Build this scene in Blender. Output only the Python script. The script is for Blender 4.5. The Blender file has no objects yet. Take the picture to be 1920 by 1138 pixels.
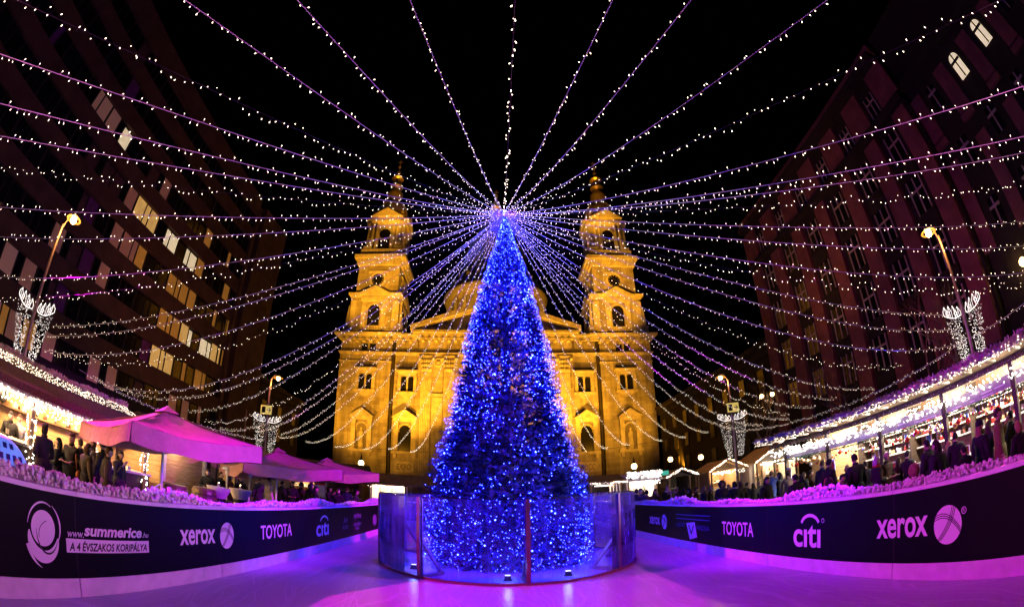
import bpy, math, random
import numpy as np
from mathutils import Vector, Matrix
rnd = random.Random(7)
R = math.radians
sc = bpy.context.scene
COL = sc.collection
# ------------------------------------------------------------------ camera geometry (fisheye lens, calibrated)
F, PITCH, ROLL, YAW, CAMZ = 868.0, .4055, -.0111, .0395, 1.75
def ray(x, y):
    dx, dy = x-960, y-569
    r = math.hypot(dx, dy); th = 2*math.asin(min(r/(2*F), 1)); s = math.sin(th)/max(r, 1e-9)
    return cam2world(dx*s, -dy*s, math.cos(th))
def cam2world(a, b, z):
    c, s = math.cos(ROLL), math.sin(ROLL); a, b = a*c-b*s, a*s+b*c
    X, Y, Z = a, z*math.cos(PITCH)-b*math.sin(PITCH), b*math.cos(PITCH)+z*math.sin(PITCH)
    c, s = math.cos(YAW), math.sin(YAW)
    return Vector((X*c+Y*s, -X*s+Y*c, Z))
def on_x(x, y, X):
    w = ray(x, y); return Vector((0, 0, CAMZ))+w*(X/w.x)
def on_y(x, y, Y):
    w = ray(x, y); return Vector((0, 0, CAMZ))+w*(Y/w.y)
GZ = -.10                                   # plaza level; the ice is z = 0
# ------------------------------------------------------------------ objects
def tag(o, label=None, cat=None, group=None, kind=None):
    if label: o['label'] = label
    if cat: o['category'] = cat
    if group: o['group'] = group
    if kind: o['kind'] = kind
    return o
def thing(name, label, cat, loc=(0, 0, 0), group=None, rz=0):
    o = bpy.data.objects.new(name, None); COL.objects.link(o)
    o.location = loc; o.rotation_euler = (0, 0, rz); o.empty_display_size = .1
    return tag(o, label, cat, group)
def root_loc(o):
    v = Vector((0, 0, 0))
    while o is not None: v += o.location; o = o.parent
    return v
def children(o): return [c for c in COL.objects if c.parent is o]
def copy_tree(o, parent=None):
    c = o.copy(); COL.objects.link(c); c.parent = parent
    for ch in o.children: copy_tree(ch, c)
    return c
class MB:
    def __init__(s): s.v = []; s.f = []; s.m = []; s.mi = 0
    def add(s, vs, fs):
        n = len(s.v); s.v += [tuple(p) for p in vs]; s.f += [tuple(i+n for i in f) for f in fs]; s.m += [s.mi]*len(fs); return s
    def box(s, x0, x1, y0, y1, z0, z1):
        return s.add([(x0,y0,z0),(x1,y0,z0),(x1,y1,z0),(x0,y1,z0),(x0,y0,z1),(x1,y0,z1),(x1,y1,z1),(x0,y1,z1)],
            [(0,3,2,1),(4,5,6,7),(0,1,5,4),(1,2,6,5),(2,3,7,6),(3,0,4,7)])
    def obox(s, c, ax, ay, az):
        c, ax, ay, az = map(Vector, (c, ax, ay, az))
        return s.add([c+ax*i+ay*j+az*k for k in (-1,1) for i,j in ((-1,-1),(1,-1),(1,1),(-1,1))],
            [(0,3,2,1),(4,5,6,7),(0,1,5,4),(1,2,6,5),(2,3,7,6),(3,0,4,7)])
    def tube(s, pts, r, n=6, caps=True):
        pts = [Vector(p) for p in pts]; rs = r if isinstance(r, (list, tuple)) else [r]*len(pts)
        vs = []; fs = []; up = Vector((0, 0, 1)); u = None
        for i, p in enumerate(pts):
            d = (pts[min(i+1, len(pts)-1)]-pts[max(i-1, 0)])
            if d.length < 1e-9: d = Vector((0, 0, 1))
            d.normalize()
            if u is None:
                u = d.cross(up)
                if u.length < 1e-3: u = Vector((1, 0, 0))
            u = (u-d*u.dot(d))
            if u.length < 1e-6: u = d.orthogonal()
            u.normalize(); w = d.cross(u)
            vs += [p+(u*math.cos(2*math.pi*k/n)+w*math.sin(2*math.pi*k/n))*rs[i] for k in range(n)]
        for i in range(len(pts)-1):
            for k in range(n):
                a, b = i*n+k, i*n+(k+1) % n; fs.append((a, b, b+n, a+n))
        if caps: fs += [tuple(range(n-1, -1, -1)), tuple(range(len(vs)-n, len(vs)))]
        return s.add(vs, fs)
    def cyl(s, p0, p1, r0, r1=None, n=10): return s.tube([p0, p1], [r0, r0 if r1 is None else r1], n)
    def lathe(s, prof, cx=0, cy=0, n=16, a0=0, sx=1, sy=1):
        vs = []; fs = []
        for r, z in prof: vs += [(cx+sx*r*math.cos(a0+2*math.pi*k/n), cy+sy*r*math.sin(a0+2*math.pi*k/n), z) for k in range(n)]
        for i in range(len(prof)-1):
            for k in range(n):
                a, b = i*n+k, i*n+(k+1) % n; fs.append((a, b, b+n, a+n))
        fs += [tuple(range(n-1, -1, -1)), tuple(range(len(vs)-n, len(vs)))]
        return s.add(vs, fs)
    def sph(s, c, r, n=10, m=7, sc3=(1, 1, 1), keep=None):
        vs = []; fs = []
        for i in range(m+1):
            th = math.pi*i/m
            for k in range(n):
                ph = 2*math.pi*k/n
                vs.append((c[0]+r*sc3[0]*math.sin(th)*math.cos(ph), c[1]+r*sc3[1]*math.sin(th)*math.sin(ph), c[2]+r*sc3[2]*math.cos(th)))
        for i in range(m):
            for k in range(n):
                a, b = i*n+k, i*n+(k+1) % n; f = (a, a+n, b+n, b)
                if keep:
                    q = [sum(vs[j][t] for j in f)/4-c[t] for t in range(3)]
                    if not keep(q): continue
                fs.append(f)
        return s.add(vs, fs)
    def octa(s, c, r, rz=None):
        x, y, z = c; h = rz or r
        return s.add([(x+r,y,z),(x-r,y,z),(x,y+r,z),(x,y-r,z),(x,y,z+h),(x,y,z-h)],
            [(0,2,4),(2,1,4),(1,3,4),(3,0,4),(2,0,5),(1,2,5),(3,1,5),(0,3,5)])
    def prism(s, poly, fn, d0, d1):
        """poly in 2D, fn(u, v, d) -> 3D; extruded from depth d0 to d1"""
        n = len(poly)
        vs = [fn(u, v, d0) for u, v in poly]+[fn(u, v, d1) for u, v in poly]
        fs = [tuple(range(n-1, -1, -1)), tuple(range(n, 2*n))]+[(i, (i+1) % n, n+(i+1) % n, n+i) for i in range(n)]
        return s.add(vs, fs)
    def build(s, name, mats, parent=None, smooth=False, local=False):
        me = bpy.data.meshes.new(name)
        off = Vector((0, 0, 0)) if (local or parent is None) else root_loc(parent)
        vs = s.v if off.length == 0 else [(p[0]-off.x, p[1]-off.y, p[2]-off.z) for p in s.v]
        me.from_pydata(vs, [], s.f)
        if not isinstance(mats, (list, tuple)): mats = [mats]
        for m in mats: me.materials.append(m)
        if len(mats) > 1: me.polygons.foreach_set('material_index', s.m)
        if smooth: me.polygons.foreach_set('use_smooth', [True]*len(me.polygons))
        me.update()
        o = bpy.data.objects.new(name, me); COL.objects.link(o)
        if parent: o.parent = parent
        return o
def arch_poly(x0, x1, z0, z1, n=10):
    r = (x1-x0)/2; c = (x0+x1)/2
    return [(x0, z0), (x1, z0)]+[(c+r*math.cos(math.pi*i/n), z1-r+r*math.sin(math.pi*i/n)) for i in range(n+1)]
def FY(y): return lambda u, v, d: (u, y+d, v)      # facing -Y, depth along +Y
_tc = {}
def text_mesh(body, bold=0.0, shear=0.0):
    k = (body, bold, shear)
    if k in _tc: return _tc[k]
    cu = bpy.data.curves.new('lettering', 'FONT'); cu.body = body; cu.size = 1; cu.offset = bold; cu.shear = shear; cu.resolution_u = 4
    o = bpy.data.objects.new('lettering', cu); COL.objects.link(o)
    dg = bpy.context.evaluated_depsgraph_get(); dg.update()
    me = bpy.data.meshes.new_from_object(o.evaluated_get(dg))
    vs = [(v.co.x, v.co.y) for v in me.vertices]; fs = [tuple(p.vertices) for p in me.polygons]
    bpy.data.objects.remove(o); bpy.data.meshes.remove(me); bpy.data.curves.remove(cu)
    x0, x1 = min(v[0] for v in vs), max(v[0] for v in vs); y0, y1 = min(v[1] for v in vs), max(v[1] for v in vs)
    _tc[k] = ([((v[0]-x0)/(x1-x0), (v[1]-y0)/(y1-y0)) for v in vs], fs); return _tc[k]
def text(mb, body, fn, u0, u1, v0, v1, bold=0.0, shear=0.0, d=0):
    vs, fs = text_mesh(body, bold, shear)
    return mb.add([fn(u0+(u1-u0)*a, v0+(v1-v0)*b, d) for a, b in vs], fs)
# ------------------------------------------------------------------ materials (procedural)
def mat(name, col, rough=.6, metal=0, var=.15, scale=6., emit=None, estr=0, bump=0, spec=.5, sample=None, col2=None):
    m = bpy.data.materials.new(name); m.use_nodes = True
    nt = m.node_tree; b = nt.nodes['Principled BSDF']; L = nt.links.new
    b.inputs['Roughness'].default_value = rough; b.inputs['Metallic'].default_value = metal
    b.inputs['Specular IOR Level'].default_value = spec
    b.inputs['Base Color'].default_value = (*col, 1)
    if var or bump:
        tc = nt.nodes.new('ShaderNodeTexCoord'); nz = nt.nodes.new('ShaderNodeTexNoise')
        nz.inputs['Scale'].default_value = scale; nz.inputs['Detail'].default_value = 6
        L(tc.outputs['Object'], nz.inputs['Vector'])
        if var:
            cr = nt.nodes.new('ShaderNodeValToRGB'); cr.color_ramp.elements[0].position = .3; cr.color_ramp.elements[1].position = .7
            cr.color_ramp.elements[0].color = (*[c*(1-var) for c in col], 1)
            cr.color_ramp.elements[1].color = (*(col2 or [min(c*(1+var), 1) for c in col]), 1)
            L(nz.outputs['Fac'], cr.inputs['Fac']); L(cr.outputs['Color'], b.inputs['Base Color'])
        if bump:
            bp = nt.nodes.new('ShaderNodeBump'); bp.inputs['Strength'].default_value = bump; bp.inputs['Distance'].default_value = .05
            L(nz.outputs['Fac'], bp.inputs['Height']); L(bp.outputs['Normal'], b.inputs['Normal'])
    if emit:
        b.inputs['Emission Color'].default_value = (*emit, 1); b.inputs['Emission Strength'].default_value = estr
    if sample: m.cycles.emission_sampling = sample
    return m
def stone_mat(name, a, b_, mortar, bw, bh, bump=.3):
    m = mat(name, a, .8, var=0); nt = m.node_tree; L = nt.links.new; b = nt.nodes['Principled BSDF']
    tc = nt.nodes.new('ShaderNodeTexCoord'); sp = nt.nodes.new('ShaderNodeSeparateXYZ'); ad = nt.nodes.new('ShaderNodeMath'); cb = nt.nodes.new('ShaderNodeCombineXYZ')
    L(tc.outputs['Object'], sp.inputs[0]); L(sp.outputs[0], ad.inputs[0]); L(sp.outputs[1], ad.inputs[1]); L(ad.outputs[0], cb.inputs[0]); L(sp.outputs[2], cb.inputs[1])
    br = nt.nodes.new('ShaderNodeTexBrick'); br.inputs['Scale'].default_value = 1; br.inputs['Brick Width'].default_value = bw; br.inputs['Row Height'].default_value = bh
    br.inputs['Mortar Size'].default_value = .012; br.inputs['Color1'].default_value = (*a, 1); br.inputs['Color2'].default_value = (*b_, 1); br.inputs['Mortar'].default_value = (*mortar, 1)
    br.inputs['Bias'].default_value = -.38
    L(cb.outputs[0], br.inputs['Vector'])
    nz = nt.nodes.new('ShaderNodeTexNoise'); nz.inputs['Scale'].default_value = .35; nz.inputs['Detail'].default_value = 8; L(tc.outputs['Object'], nz.inputs['Vector'])
    mr = nt.nodes.new('ShaderNodeMapRange'); mr.inputs[1].default_value = .3; mr.inputs[2].default_value = .7; mr.inputs[3].default_value = .72; mr.inputs[4].default_value = 1.08; L(nz.outputs['Fac'], mr.inputs[0])
    mx = nt.nodes.new('ShaderNodeVectorMath'); mx.operation = 'SCALE'; L(br.outputs['Color'], mx.inputs[0])
    mp = nt.nodes.new('ShaderNodeMapping'); mp.inputs['Scale'].default_value = (1.1, 1.1, .10); n3 = nt.nodes.new('ShaderNodeTexNoise'); n3.inputs['Scale'].default_value = 1; n3.inputs['Detail'].default_value = 7; L(tc.outputs['Object'], mp.inputs[0]); L(mp.outputs[0], n3.inputs['Vector'])
    m4 = nt.nodes.new('ShaderNodeMapRange'); m4.inputs[1].default_value = .38; m4.inputs[2].default_value = .62; m4.inputs[3].default_value = .62; m4.inputs[4].default_value = 1.0; L(n3.outputs['Fac'], m4.inputs[0])
    mu = nt.nodes.new('ShaderNodeMath'); mu.operation = 'MULTIPLY'; L(mr.outputs[0], mu.inputs[0]); L(m4.outputs[0], mu.inputs[1]); L(mu.outputs[0], mx.inputs['Scale']); L(mx.outputs[0], b.inputs['Base Color'])
    bp = nt.nodes.new('ShaderNodeBump'); bp.inputs['Strength'].default_value = bump; bp.inputs['Distance'].default_value = .04; L(br.outputs['Fac'], bp.inputs['Height']); bp.invert = True
    L(bp.outputs['Normal'], b.inputs['Normal'])
    return m
def wood_mat(name, a, b_, pw=.14, rough=.6):
    m = mat(name, a, rough, var=0); nt = m.node_tree; L = nt.links.new; b = nt.nodes['Principled BSDF']
    tc = nt.nodes.new('ShaderNodeTexCoord'); mp = nt.nodes.new('ShaderNodeMapping'); mp.inputs['Scale'].default_value = (1.5, 1.5, 14)
    nz = nt.nodes.new('ShaderNodeTexNoise'); nz.inputs['Scale'].default_value = 2; nz.inputs['Detail'].default_value = 6
    L(tc.outputs['Object'], mp.inputs[0]); L(mp.outputs[0], nz.inputs['Vector'])
    cr = nt.nodes.new('ShaderNodeValToRGB'); cr.color_ramp.elements[0].position = .35; cr.color_ramp.elements[1].position = .65; cr.color_ramp.elements[0].color = (*a, 1); cr.color_ramp.elements[1].color = (*b_, 1)
    L(nz.outputs['Fac'], cr.inputs['Fac'])
    sp = nt.nodes.new('ShaderNodeSeparateXYZ'); L(tc.outputs['Object'], sp.inputs[0])
    md = nt.nodes.new('ShaderNodeMath'); md.operation = 'FRACT'; dv = nt.nodes.new('ShaderNodeMath'); dv.operation = 'DIVIDE'; dv.inputs[1].default_value = pw
    L(sp.outputs[2], dv.inputs[0]); L(dv.outputs[0], md.inputs[0])
    gt = nt.nodes.new('ShaderNodeMath'); gt.operation = 'GREATER_THAN'; gt.inputs[1].default_value = .06; L(md.outputs[0], gt.inputs[0])
    ml = nt.nodes.new('ShaderNodeMapRange'); ml.inputs[3].default_value = .35; ml.inputs[4].default_value = 1; L(gt.outputs[0], ml.inputs[0])
    mx = nt.nodes.new('ShaderNodeVectorMath'); mx.operation = 'SCALE'; L(cr.outputs[0], mx.inputs[0]); L(ml.outputs[0], mx.inputs['Scale']); L(mx.outputs[0], b.inputs['Base Color'])
    return m
def glow_mat(name, col, st, var=.5, scale=3., sample='NONE'):
    """a lit window or lamp: emission broken up by a curtain-like pattern"""
    m = bpy.data.materials.new(name); m.use_nodes = True; nt = m.node_tree; L = nt.links.new
    b = nt.nodes['Principled BSDF']; b.inputs['Base Color'].default_value = (*[min(c, .8) for c in col], 1)
    tc = nt.nodes.new('ShaderNodeTexCoord'); mp = nt.nodes.new('ShaderNodeMapping'); mp.inputs['Scale'].default_value = (1, 4, .7)
    nz = nt.nodes.new('ShaderNodeTexNoise'); nz.inputs['Scale'].default_value = scale; L(tc.outputs['Object'], mp.inputs[0]); L(mp.outputs[0], nz.inputs['Vector'])
    mr = nt.nodes.new('ShaderNodeMapRange'); mr.inputs[1].default_value = .3; mr.inputs[2].default_value = .7; mr.inputs[3].default_value = st*(1-var); mr.inputs[4].default_value = st; L(nz.outputs['Fac'], mr.inputs[0])
    wv = nt.nodes.new('ShaderNodeTexWave'); wv.bands_direction = 'Y'; wv.inputs['Scale'].default_value = 2.6; wv.inputs['Distortion'].default_value = 3.5; wv.inputs['Detail'].default_value = 2; L(tc.outputs['Object'], wv.inputs['Vector'])
    wr = nt.nodes.new('ShaderNodeMapRange'); wr.inputs[3].default_value = 1-var*.75; wr.inputs[4].default_value = 1; L(wv.outputs['Fac'], wr.inputs[0])
    mm = nt.nodes.new('ShaderNodeMath'); mm.operation = 'MULTIPLY'; L(mr.outputs[0], mm.inputs[0]); L(wr.outputs[0], mm.inputs[1])
    b.inputs['Emission Color'].default_value = (*col, 1); L(mm.outputs[0], b.inputs['Emission Strength'])
    m.cycles.emission_sampling = sample
    return m
M = {}
M['ground'] = mat('ground', (.07, .065, .06), .5, var=.5, scale=3, bump=.3)
M['limestone'] = stone_mat('limestone', (.46, .42, .35), (.24, .19, .14), (.25, .22, .18), 1.5, .62)
M['trim_stone'] = mat('trim stone', (.46, .42, .35), .75, var=.3, scale=1.2)
M['dark_stone'] = mat('dark stone', (.16, .14, .12), .8, var=.3, scale=.6)
M['copper_roof'] = mat('copper roof', (.06, .075, .07), .6, var=.4, scale=.5)
M['gilt'] = mat('gilt metal', (.55, .42, .2), .35, .8, var=.2)
M['void'] = mat('dark glass', (.012, .012, .014), .15, var=0)  # window panes, and dark plates standing for the shade in openings
M['drainpipe'] = mat('dark drainpipe', (.035, .028, .022), .6)
M['black'] = mat('black metal', (.02, .02, .022), .45, .5)
M['post_metal'] = mat('grey metal', (.28, .27, .26), .4, .7)
M['bronze'] = mat('bronze metal', (.30, .20, .17), .4, .6)
M['white_plastic'] = mat('white plastic', (.75, .73, .74), .35, var=.06)
M['wire'] = mat('white wire', (.85, .8, .85), .4, var=0)
M['dark_wire'] = mat('dark wire', (.03, .03, .035), .6, var=0)
M['bulb'] = mat('warm bulb', (.8, .8, .8), .3, var=0, emit=(1, .78, .56), estr=7.5, sample='NONE')
M['lens'] = mat('floodlight lens', (.8, .8, .8), .3, var=0, emit=(.8, .86, 1), estr=2.2, sample='NONE')
M['cool_bulb'] = mat('white bulb', (.8, .8, .8), .3, var=0, emit=(1, .90, .80), estr=5.5, sample='NONE')
M['led'] = mat('blue led', (.5, .5, .8), .3, var=0, emit=(.0030, .0058, 1), estr=480, sample='FRONT')
M['needle'] = mat('needles tinted led blue', (.035, .085, .20), .55, var=.5, scale=3)  # blue glow of the LEDs put into the needle colour
M['bough'] = mat('shaded spruce boughs', (.012, .028, .05), .7, var=.5, scale=6)  # shade inside the crown put into the bough colour
M['bark'] = mat('bark', (.09, .065, .05), .9, var=.4, scale=8, bump=.5)
M['snow'] = mat('snow', (.82, .82, .85), .7, var=.08, scale=9, bump=.5)
M['panel'] = mat('black advert panel', (.003, .003, .004), .42, var=0, spec=.09)
M['kerb'] = mat('white kerb', (.72, .70, .72), .45, var=.12, scale=5)
M['rail'] = mat('white rail', (.74, .72, .76), .4, var=.1, scale=4)
M['letter'] = mat('white lettering', (.78, .76, .80), .5, var=0)
M['letter_dim'] = mat('grey violet lettering', (.20, .18, .24), .6, var=0)
M['letter_blue'] = mat('blue lettering', (.06, .09, .30), .6, var=0)
M['letter_dark'] = mat('dark lettering', (.012, .012, .015), .5, var=0)
M['canvas'] = mat('umbrella canvas', (.46, .22, .20), .85, var=.10, scale=5, bump=.5)
M['canvas_edge'] = mat('canvas seam', (.5, .42, .36), .85)
M['office_wall'] = mat('brown concrete', (.10, .055, .035), .85, var=.3, scale=.8)
M['office_dark'] = mat('dark recess', (.02, .016, .015), .8)
M['office_glass'] = mat('unlit window glass', (.010, .010, .012), .12, var=0)
M['blind_pink_lit'] = mat('pink lit roller blind', (.10, .05, .045), .8, var=.25, scale=2)  # reflected magenta light put into the blind colour
M['blind_violet_lit'] = mat('violet lit roller blind', (.16, .03, .20), .8, var=.25, scale=2)  # violet cast of the light put into the blind colour
M['lit_yellow'] = glow_mat('lit window yellow', (1, .58, .16), .75, .6)
M['lit_white'] = glow_mat('lit window strip', (1, .80, .48), 1.25, .7, 6)
M['lit_amber'] = glow_mat('lit window amber', (1, .45, .07), .32, .8, 4)
M['lit_pale'] = glow_mat('lit window blind', (1, .50, .33), .12, .7, 9)
M['lit_dim'] = glow_mat('dim window', (.9, .45, .28), .10, .8, 3)
M['lit_cream'] = glow_mat('lit arched window', (1, .80, .55), 1.0, .35, 2)
M['pier'] = mat('magenta lit plaster', (.22, .07, .085), .85, var=.25, scale=1.0)  # magenta stage light on the piers put into the plaster colour
M['plaster_dark'] = mat('dark plaster', (.022, .015, .014), .9, var=.3, scale=1.0)
M['mullion'] = mat('pale window frame', (.42, .32, .36), .6)
M['pine'] = wood_mat('pine boards', (.40, .24, .09), (.58, .38, .17))
M['wood_brown'] = wood_mat('brown boards', (.13, .07, .035), (.22, .125, .06))
M['wood_dark'] = wood_mat('dark boards', (.035, .022, .014), (.07, .042, .025))
M['thatch'] = mat('thatch', (.17, .10, .05), .95, var=.6, scale=26, bump=.8)
M['counter'] = mat('pale counter', (.70, .62, .50), .5, var=.12)
M['tinsel'] = mat('pale tinsel', (.70, .60, .63), .5, var=.2, scale=20)
M['tinsel_warm'] = mat('rose tinsel', (.62, .42, .34), .6, var=.2, scale=20)
M['white_lamp'] = mat('white lamp glass', (.8, .8, .8), .3, var=0, emit=(1, .86, .74), estr=7, sample='NONE')
M['sodium'] = mat('sodium lamp glass', (.8, .7, .5), .3, var=0, emit=(1, .62, .22), estr=26, sample='NONE')
M['globe'] = mat('lantern glass', (.8, .7, .5), .3, var=0, emit=(1, .66, .30), estr=9, sample='NONE')
M['neon'] = mat('white light tube', (.8, .8, .8), .3, var=0, emit=(1, .90, .84), estr=2.4, sample='NONE')
M['fascia'] = mat('grey sign board', (.34, .32, .33), .6, var=.1)
M['red'] = mat('red cloth', (.45, .03, .03), .8, var=.3)
M['gold'] = mat('gold ornament', (.80, .56, .25), .25, .9, var=0)
M['silver'] = mat('silver ornament', (.80, .80, .82), .2, .9, var=0)
M['redorn'] = mat('red ornament', (.55, .04, .03), .25, .3, var=0)
M['whitecloth'] = mat('white cloth', (.72, .66, .64), .85, var=.1)
M['barrel'] = wood_mat('barrel oak', (.14, .08, .04), (.24, .14, .07), .5)
M['brass'] = mat('brass hoop', (.65, .48, .22), .3, .9, var=0)
M['green'] = mat('green sprigs', (.03, .07, .03), .8, var=.5, scale=12)
M['leaf_brown'] = mat('dry bark', (.17, .10, .055), .9, var=.4, scale=10)
M['lattice'] = mat('pale blue plastic', (.22, .42, .85), .4, var=.1, emit=(.10, .30, 1), estr=.55, sample='NONE')
M['lattice_dark'] = mat('deep blue plastic', (.01, .03, .22), .4, var=0)
M['sign_green'] = mat('backlit exit sign', (.5, .4, .1), .5, var=0, emit=(1, .72, .18), estr=.6, sample='NONE')
M['teal'] = mat('teal lit sign', (.05, .4, .3), .5, var=0, emit=(.02, .5, .33), estr=.55, sample='NONE')
M['skin'] = mat('skin', (.58, .37, .28), .55, var=.08, scale=20)
M['eye'] = mat('eyes', (.02, .015, .012), .2, var=0)
M['lip'] = mat('lips', (.40, .14, .13), .5, var=0)
_cl = {}
def cloth(rgb):
    k = tuple(rgb)
    if k not in _cl: _cl[k] = mat('cloth', rgb, .9, var=.3, scale=18, bump=.2)
    return _cl[k]
def ice_mat():
    m = mat('ice', (.74, .76, .80), .28, var=0, spec=.4); nt = m.node_tree; L = nt.links.new; b = nt.nodes['Principled BSDF']
    tc = nt.nodes.new('ShaderNodeTexCoord')
    n1 = nt.nodes.new('ShaderNodeTexNoise'); n1.inputs['Scale'].default_value = .8; n1.inputs['Detail'].default_value = 2.5; L(tc.outputs['Object'], n1.inputs['Vector'])
    n2 = nt.nodes.new('ShaderNodeTexNoise'); n2.inputs['Scale'].default_value = 55; n2.inputs['Detail'].default_value = 3; L(tc.outputs['Object'], n2.inputs['Vector'])
    cr = nt.nodes.new('ShaderNodeValToRGB'); cr.color_ramp.elements[0].position = .15; cr.color_ramp.elements[1].position = .85
    cr.color_ramp.elements[0].color = (.70, .71, .76, 1); cr.color_ramp.elements[1].color = (.80, .81, .85, 1); L(n1.outputs['Fac'], cr.inputs['Fac']); L(cr.outputs[0], b.inputs['Base Color'])
    mr = nt.nodes.new('ShaderNodeMapRange'); mr.inputs[1].default_value = .1; mr.inputs[2].default_value = .9; mr.inputs[3].default_value = .13; mr.inputs[4].default_value = .26; L(n1.outputs['Fac'], mr.inputs[0]); L(mr.outputs[0], b.inputs['Roughness'])
    def mth(op, a, b_=None, c=None):
        n = nt.nodes.new('ShaderNodeMath'); n.operation = op
        for i, q in enumerate((a, b_, c)):
            if q is None: continue
            if isinstance(q, (int, float)): n.inputs[i].default_value = q
            else: L(q, n.inputs[i])
        return n.outputs[0]
    scr = None
    for rz, sx, sy, sc_ in ((.35, 1, .10, 2.2), (-.5, 1, .08, 1.7), (1.2, 1, .09, 2.0), (.05, 1, .06, 3.1)):   # long thin cuts of the blades
        mp = nt.nodes.new('ShaderNodeMapping'); mp.inputs['Rotation'].default_value = (0, 0, rz); mp.inputs['Scale'].default_value = (sx, sy, 1)
        wn = nt.nodes.new('ShaderNodeTexNoise'); wn.inputs['Scale'].default_value = .35; L(tc.outputs['Object'], wn.inputs['Vector'])
        va = nt.nodes.new('ShaderNodeVectorMath'); va.operation = 'MULTIPLY_ADD'; va.inputs[1].default_value = (1.6, 1.6, 0); L(wn.outputs['Color'], va.inputs[0]); L(tc.outputs['Object'], va.inputs[2]); L(va.outputs[0], mp.inputs[0])
        vo = nt.nodes.new('ShaderNodeTexVoronoi'); vo.feature = 'DISTANCE_TO_EDGE'; vo.inputs['Scale'].default_value = sc_; L(mp.outputs[0], vo.inputs['Vector'])
        ln = mth('LESS_THAN', vo.outputs['Distance'], .010); scr = ln if scr is None else mth('MAXIMUM', scr, ln)
    hb = mth('MULTIPLY_ADD', scr, -.6, n2.outputs['Fac'])
    bp = nt.nodes.new('ShaderNodeBump'); bp.inputs['Strength'].default_value = .22; bp.inputs['Distance'].default_value = .012; L(hb, bp.inputs['Height']); L(bp.outputs['Normal'], b.inputs['Normal'])
    gr = nt.nodes.new('ShaderNodeMapRange'); gr.inputs[1].default_value = .25; gr.inputs[2].default_value = .75; gr.inputs[3].default_value = .80; gr.inputs[4].default_value = 1.0; L(n2.outputs['Fac'], gr.inputs[0])
    k = mth('MULTIPLY_ADD', scr, .14, gr.outputs[0])
    vm = nt.nodes.new('ShaderNodeVectorMath'); vm.operation = 'SCALE'; L(cr.outputs[0], vm.inputs[0]); L(k, vm.inputs['Scale']); L(vm.outputs[0], b.inputs['Base Color'])
    return m
M['ice'] = ice_mat()
def glass_mat():
    """clear acrylic, scuffed by frost: the longer the way through the sheet, the milkier"""
    m = bpy.data.materials.new('acrylic glass'); m.use_nodes = True; nt = m.node_tree; L = nt.links.new
    nt.nodes.remove(nt.nodes['Principled BSDF']); out = nt.nodes['Material Output']
    tr = nt.nodes.new('ShaderNodeBsdfTransparent'); tr.inputs[0].default_value = (.94, .95, .98, 1)
    gl = nt.nodes.new('ShaderNodeBsdfGlossy'); gl.inputs['Roughness'].default_value = .08
    tl = nt.nodes.new('ShaderNodeBsdfTranslucent'); tl.inputs[0].default_value = (.50, .50, .92, 1)
    di = nt.nodes.new('ShaderNodeBsdfDiffuse'); di.inputs[0].default_value = (.50, .50, .92, 1)
    md = nt.nodes.new('ShaderNodeMixShader'); L(tl.outputs[0], md.inputs[1]); L(di.outputs[0], md.inputs[2])
    lw = nt.nodes.new('ShaderNodeLayerWeight'); lw.inputs[0].default_value = .5
    fr = nt.nodes.new('ShaderNodeFresnel'); fr.inputs[0].default_value = 1.22
    tc = nt.nodes.new('ShaderNodeTexCoord'); mp = nt.nodes.new('ShaderNodeMapping'); mp.inputs['Scale'].default_value = (5, 5, 1.0)
    nz = nt.nodes.new('ShaderNodeTexNoise'); nz.inputs['Scale'].default_value = 1.2; nz.inputs['Detail'].default_value = 8; nz.inputs['Roughness'].default_value = .7; L(tc.outputs['Object'], mp.inputs[0]); L(mp.outputs[0], nz.inputs['Vector'])
    bp = nt.nodes.new('ShaderNodeBump'); bp.inputs['Strength'].default_value = .3; bp.inputs['Distance'].default_value = .02; L(nz.outputs['Fac'], bp.inputs['Height']); L(bp.outputs['Normal'], gl.inputs['Normal'])
    mr = nt.nodes.new('ShaderNodeMapRange'); mr.inputs[1].default_value = .42; mr.inputs[2].default_value = .72; mr.inputs[3].default_value = .03; mr.inputs[4].default_value = .34; L(nz.outputs['Fac'], mr.inputs[0])
    pw = nt.nodes.new('ShaderNodeMath'); pw.operation = 'POWER'; pw.inputs[1].default_value = 2.5; L(lw.outputs['Facing'], pw.inputs[0])
    m2 = nt.nodes.new('ShaderNodeMath'); m2.operation = 'MULTIPLY_ADD'; m2.inputs[1].default_value = 2.6; m2.inputs[2].default_value = .6; L(pw.outputs[0], m2.inputs[0])
    m3 = nt.nodes.new('ShaderNodeMath'); m3.operation = 'MULTIPLY'; m3.use_clamp = True; L(mr.outputs[0], m3.inputs[0]); L(m2.outputs[0], m3.inputs[1])
    x1 = nt.nodes.new('ShaderNodeMixShader'); L(m3.outputs[0], x1.inputs[0]); L(tr.outputs[0], x1.inputs[1]); L(md.outputs[0], x1.inputs[2])
    x2 = nt.nodes.new('ShaderNodeMixShader'); L(fr.outputs[0], x2.inputs[0]); L(x1.outputs[0], x2.inputs[1]); L(gl.outputs[0], x2.inputs[2])
    L(x2.outputs[0], out.inputs['Surface']); return m
M['glass'] = glass_mat()
# ------------------------------------------------------------------ ground, rink
g = MB(); g.add([(-400,-300,GZ),(400,-300,GZ),(400,500,GZ),(-400,500,GZ)], [(0,1,2,3)])
tag(g.build('ground', M['ground']), 'dark stone paving of the square around the rink', 'ground', kind='structure')
XL, XR, YE, YS = -4.0, 4.43, 21.0, -6.0
g = MB(); g.box(XL-.1, XR+.1, YS, YE+.1, GZ+.01, 0)
tag(g.build('ice', M['ice']), 'smooth ice of the skating rink lit magenta and violet', 'ice', kind='structure')

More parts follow.
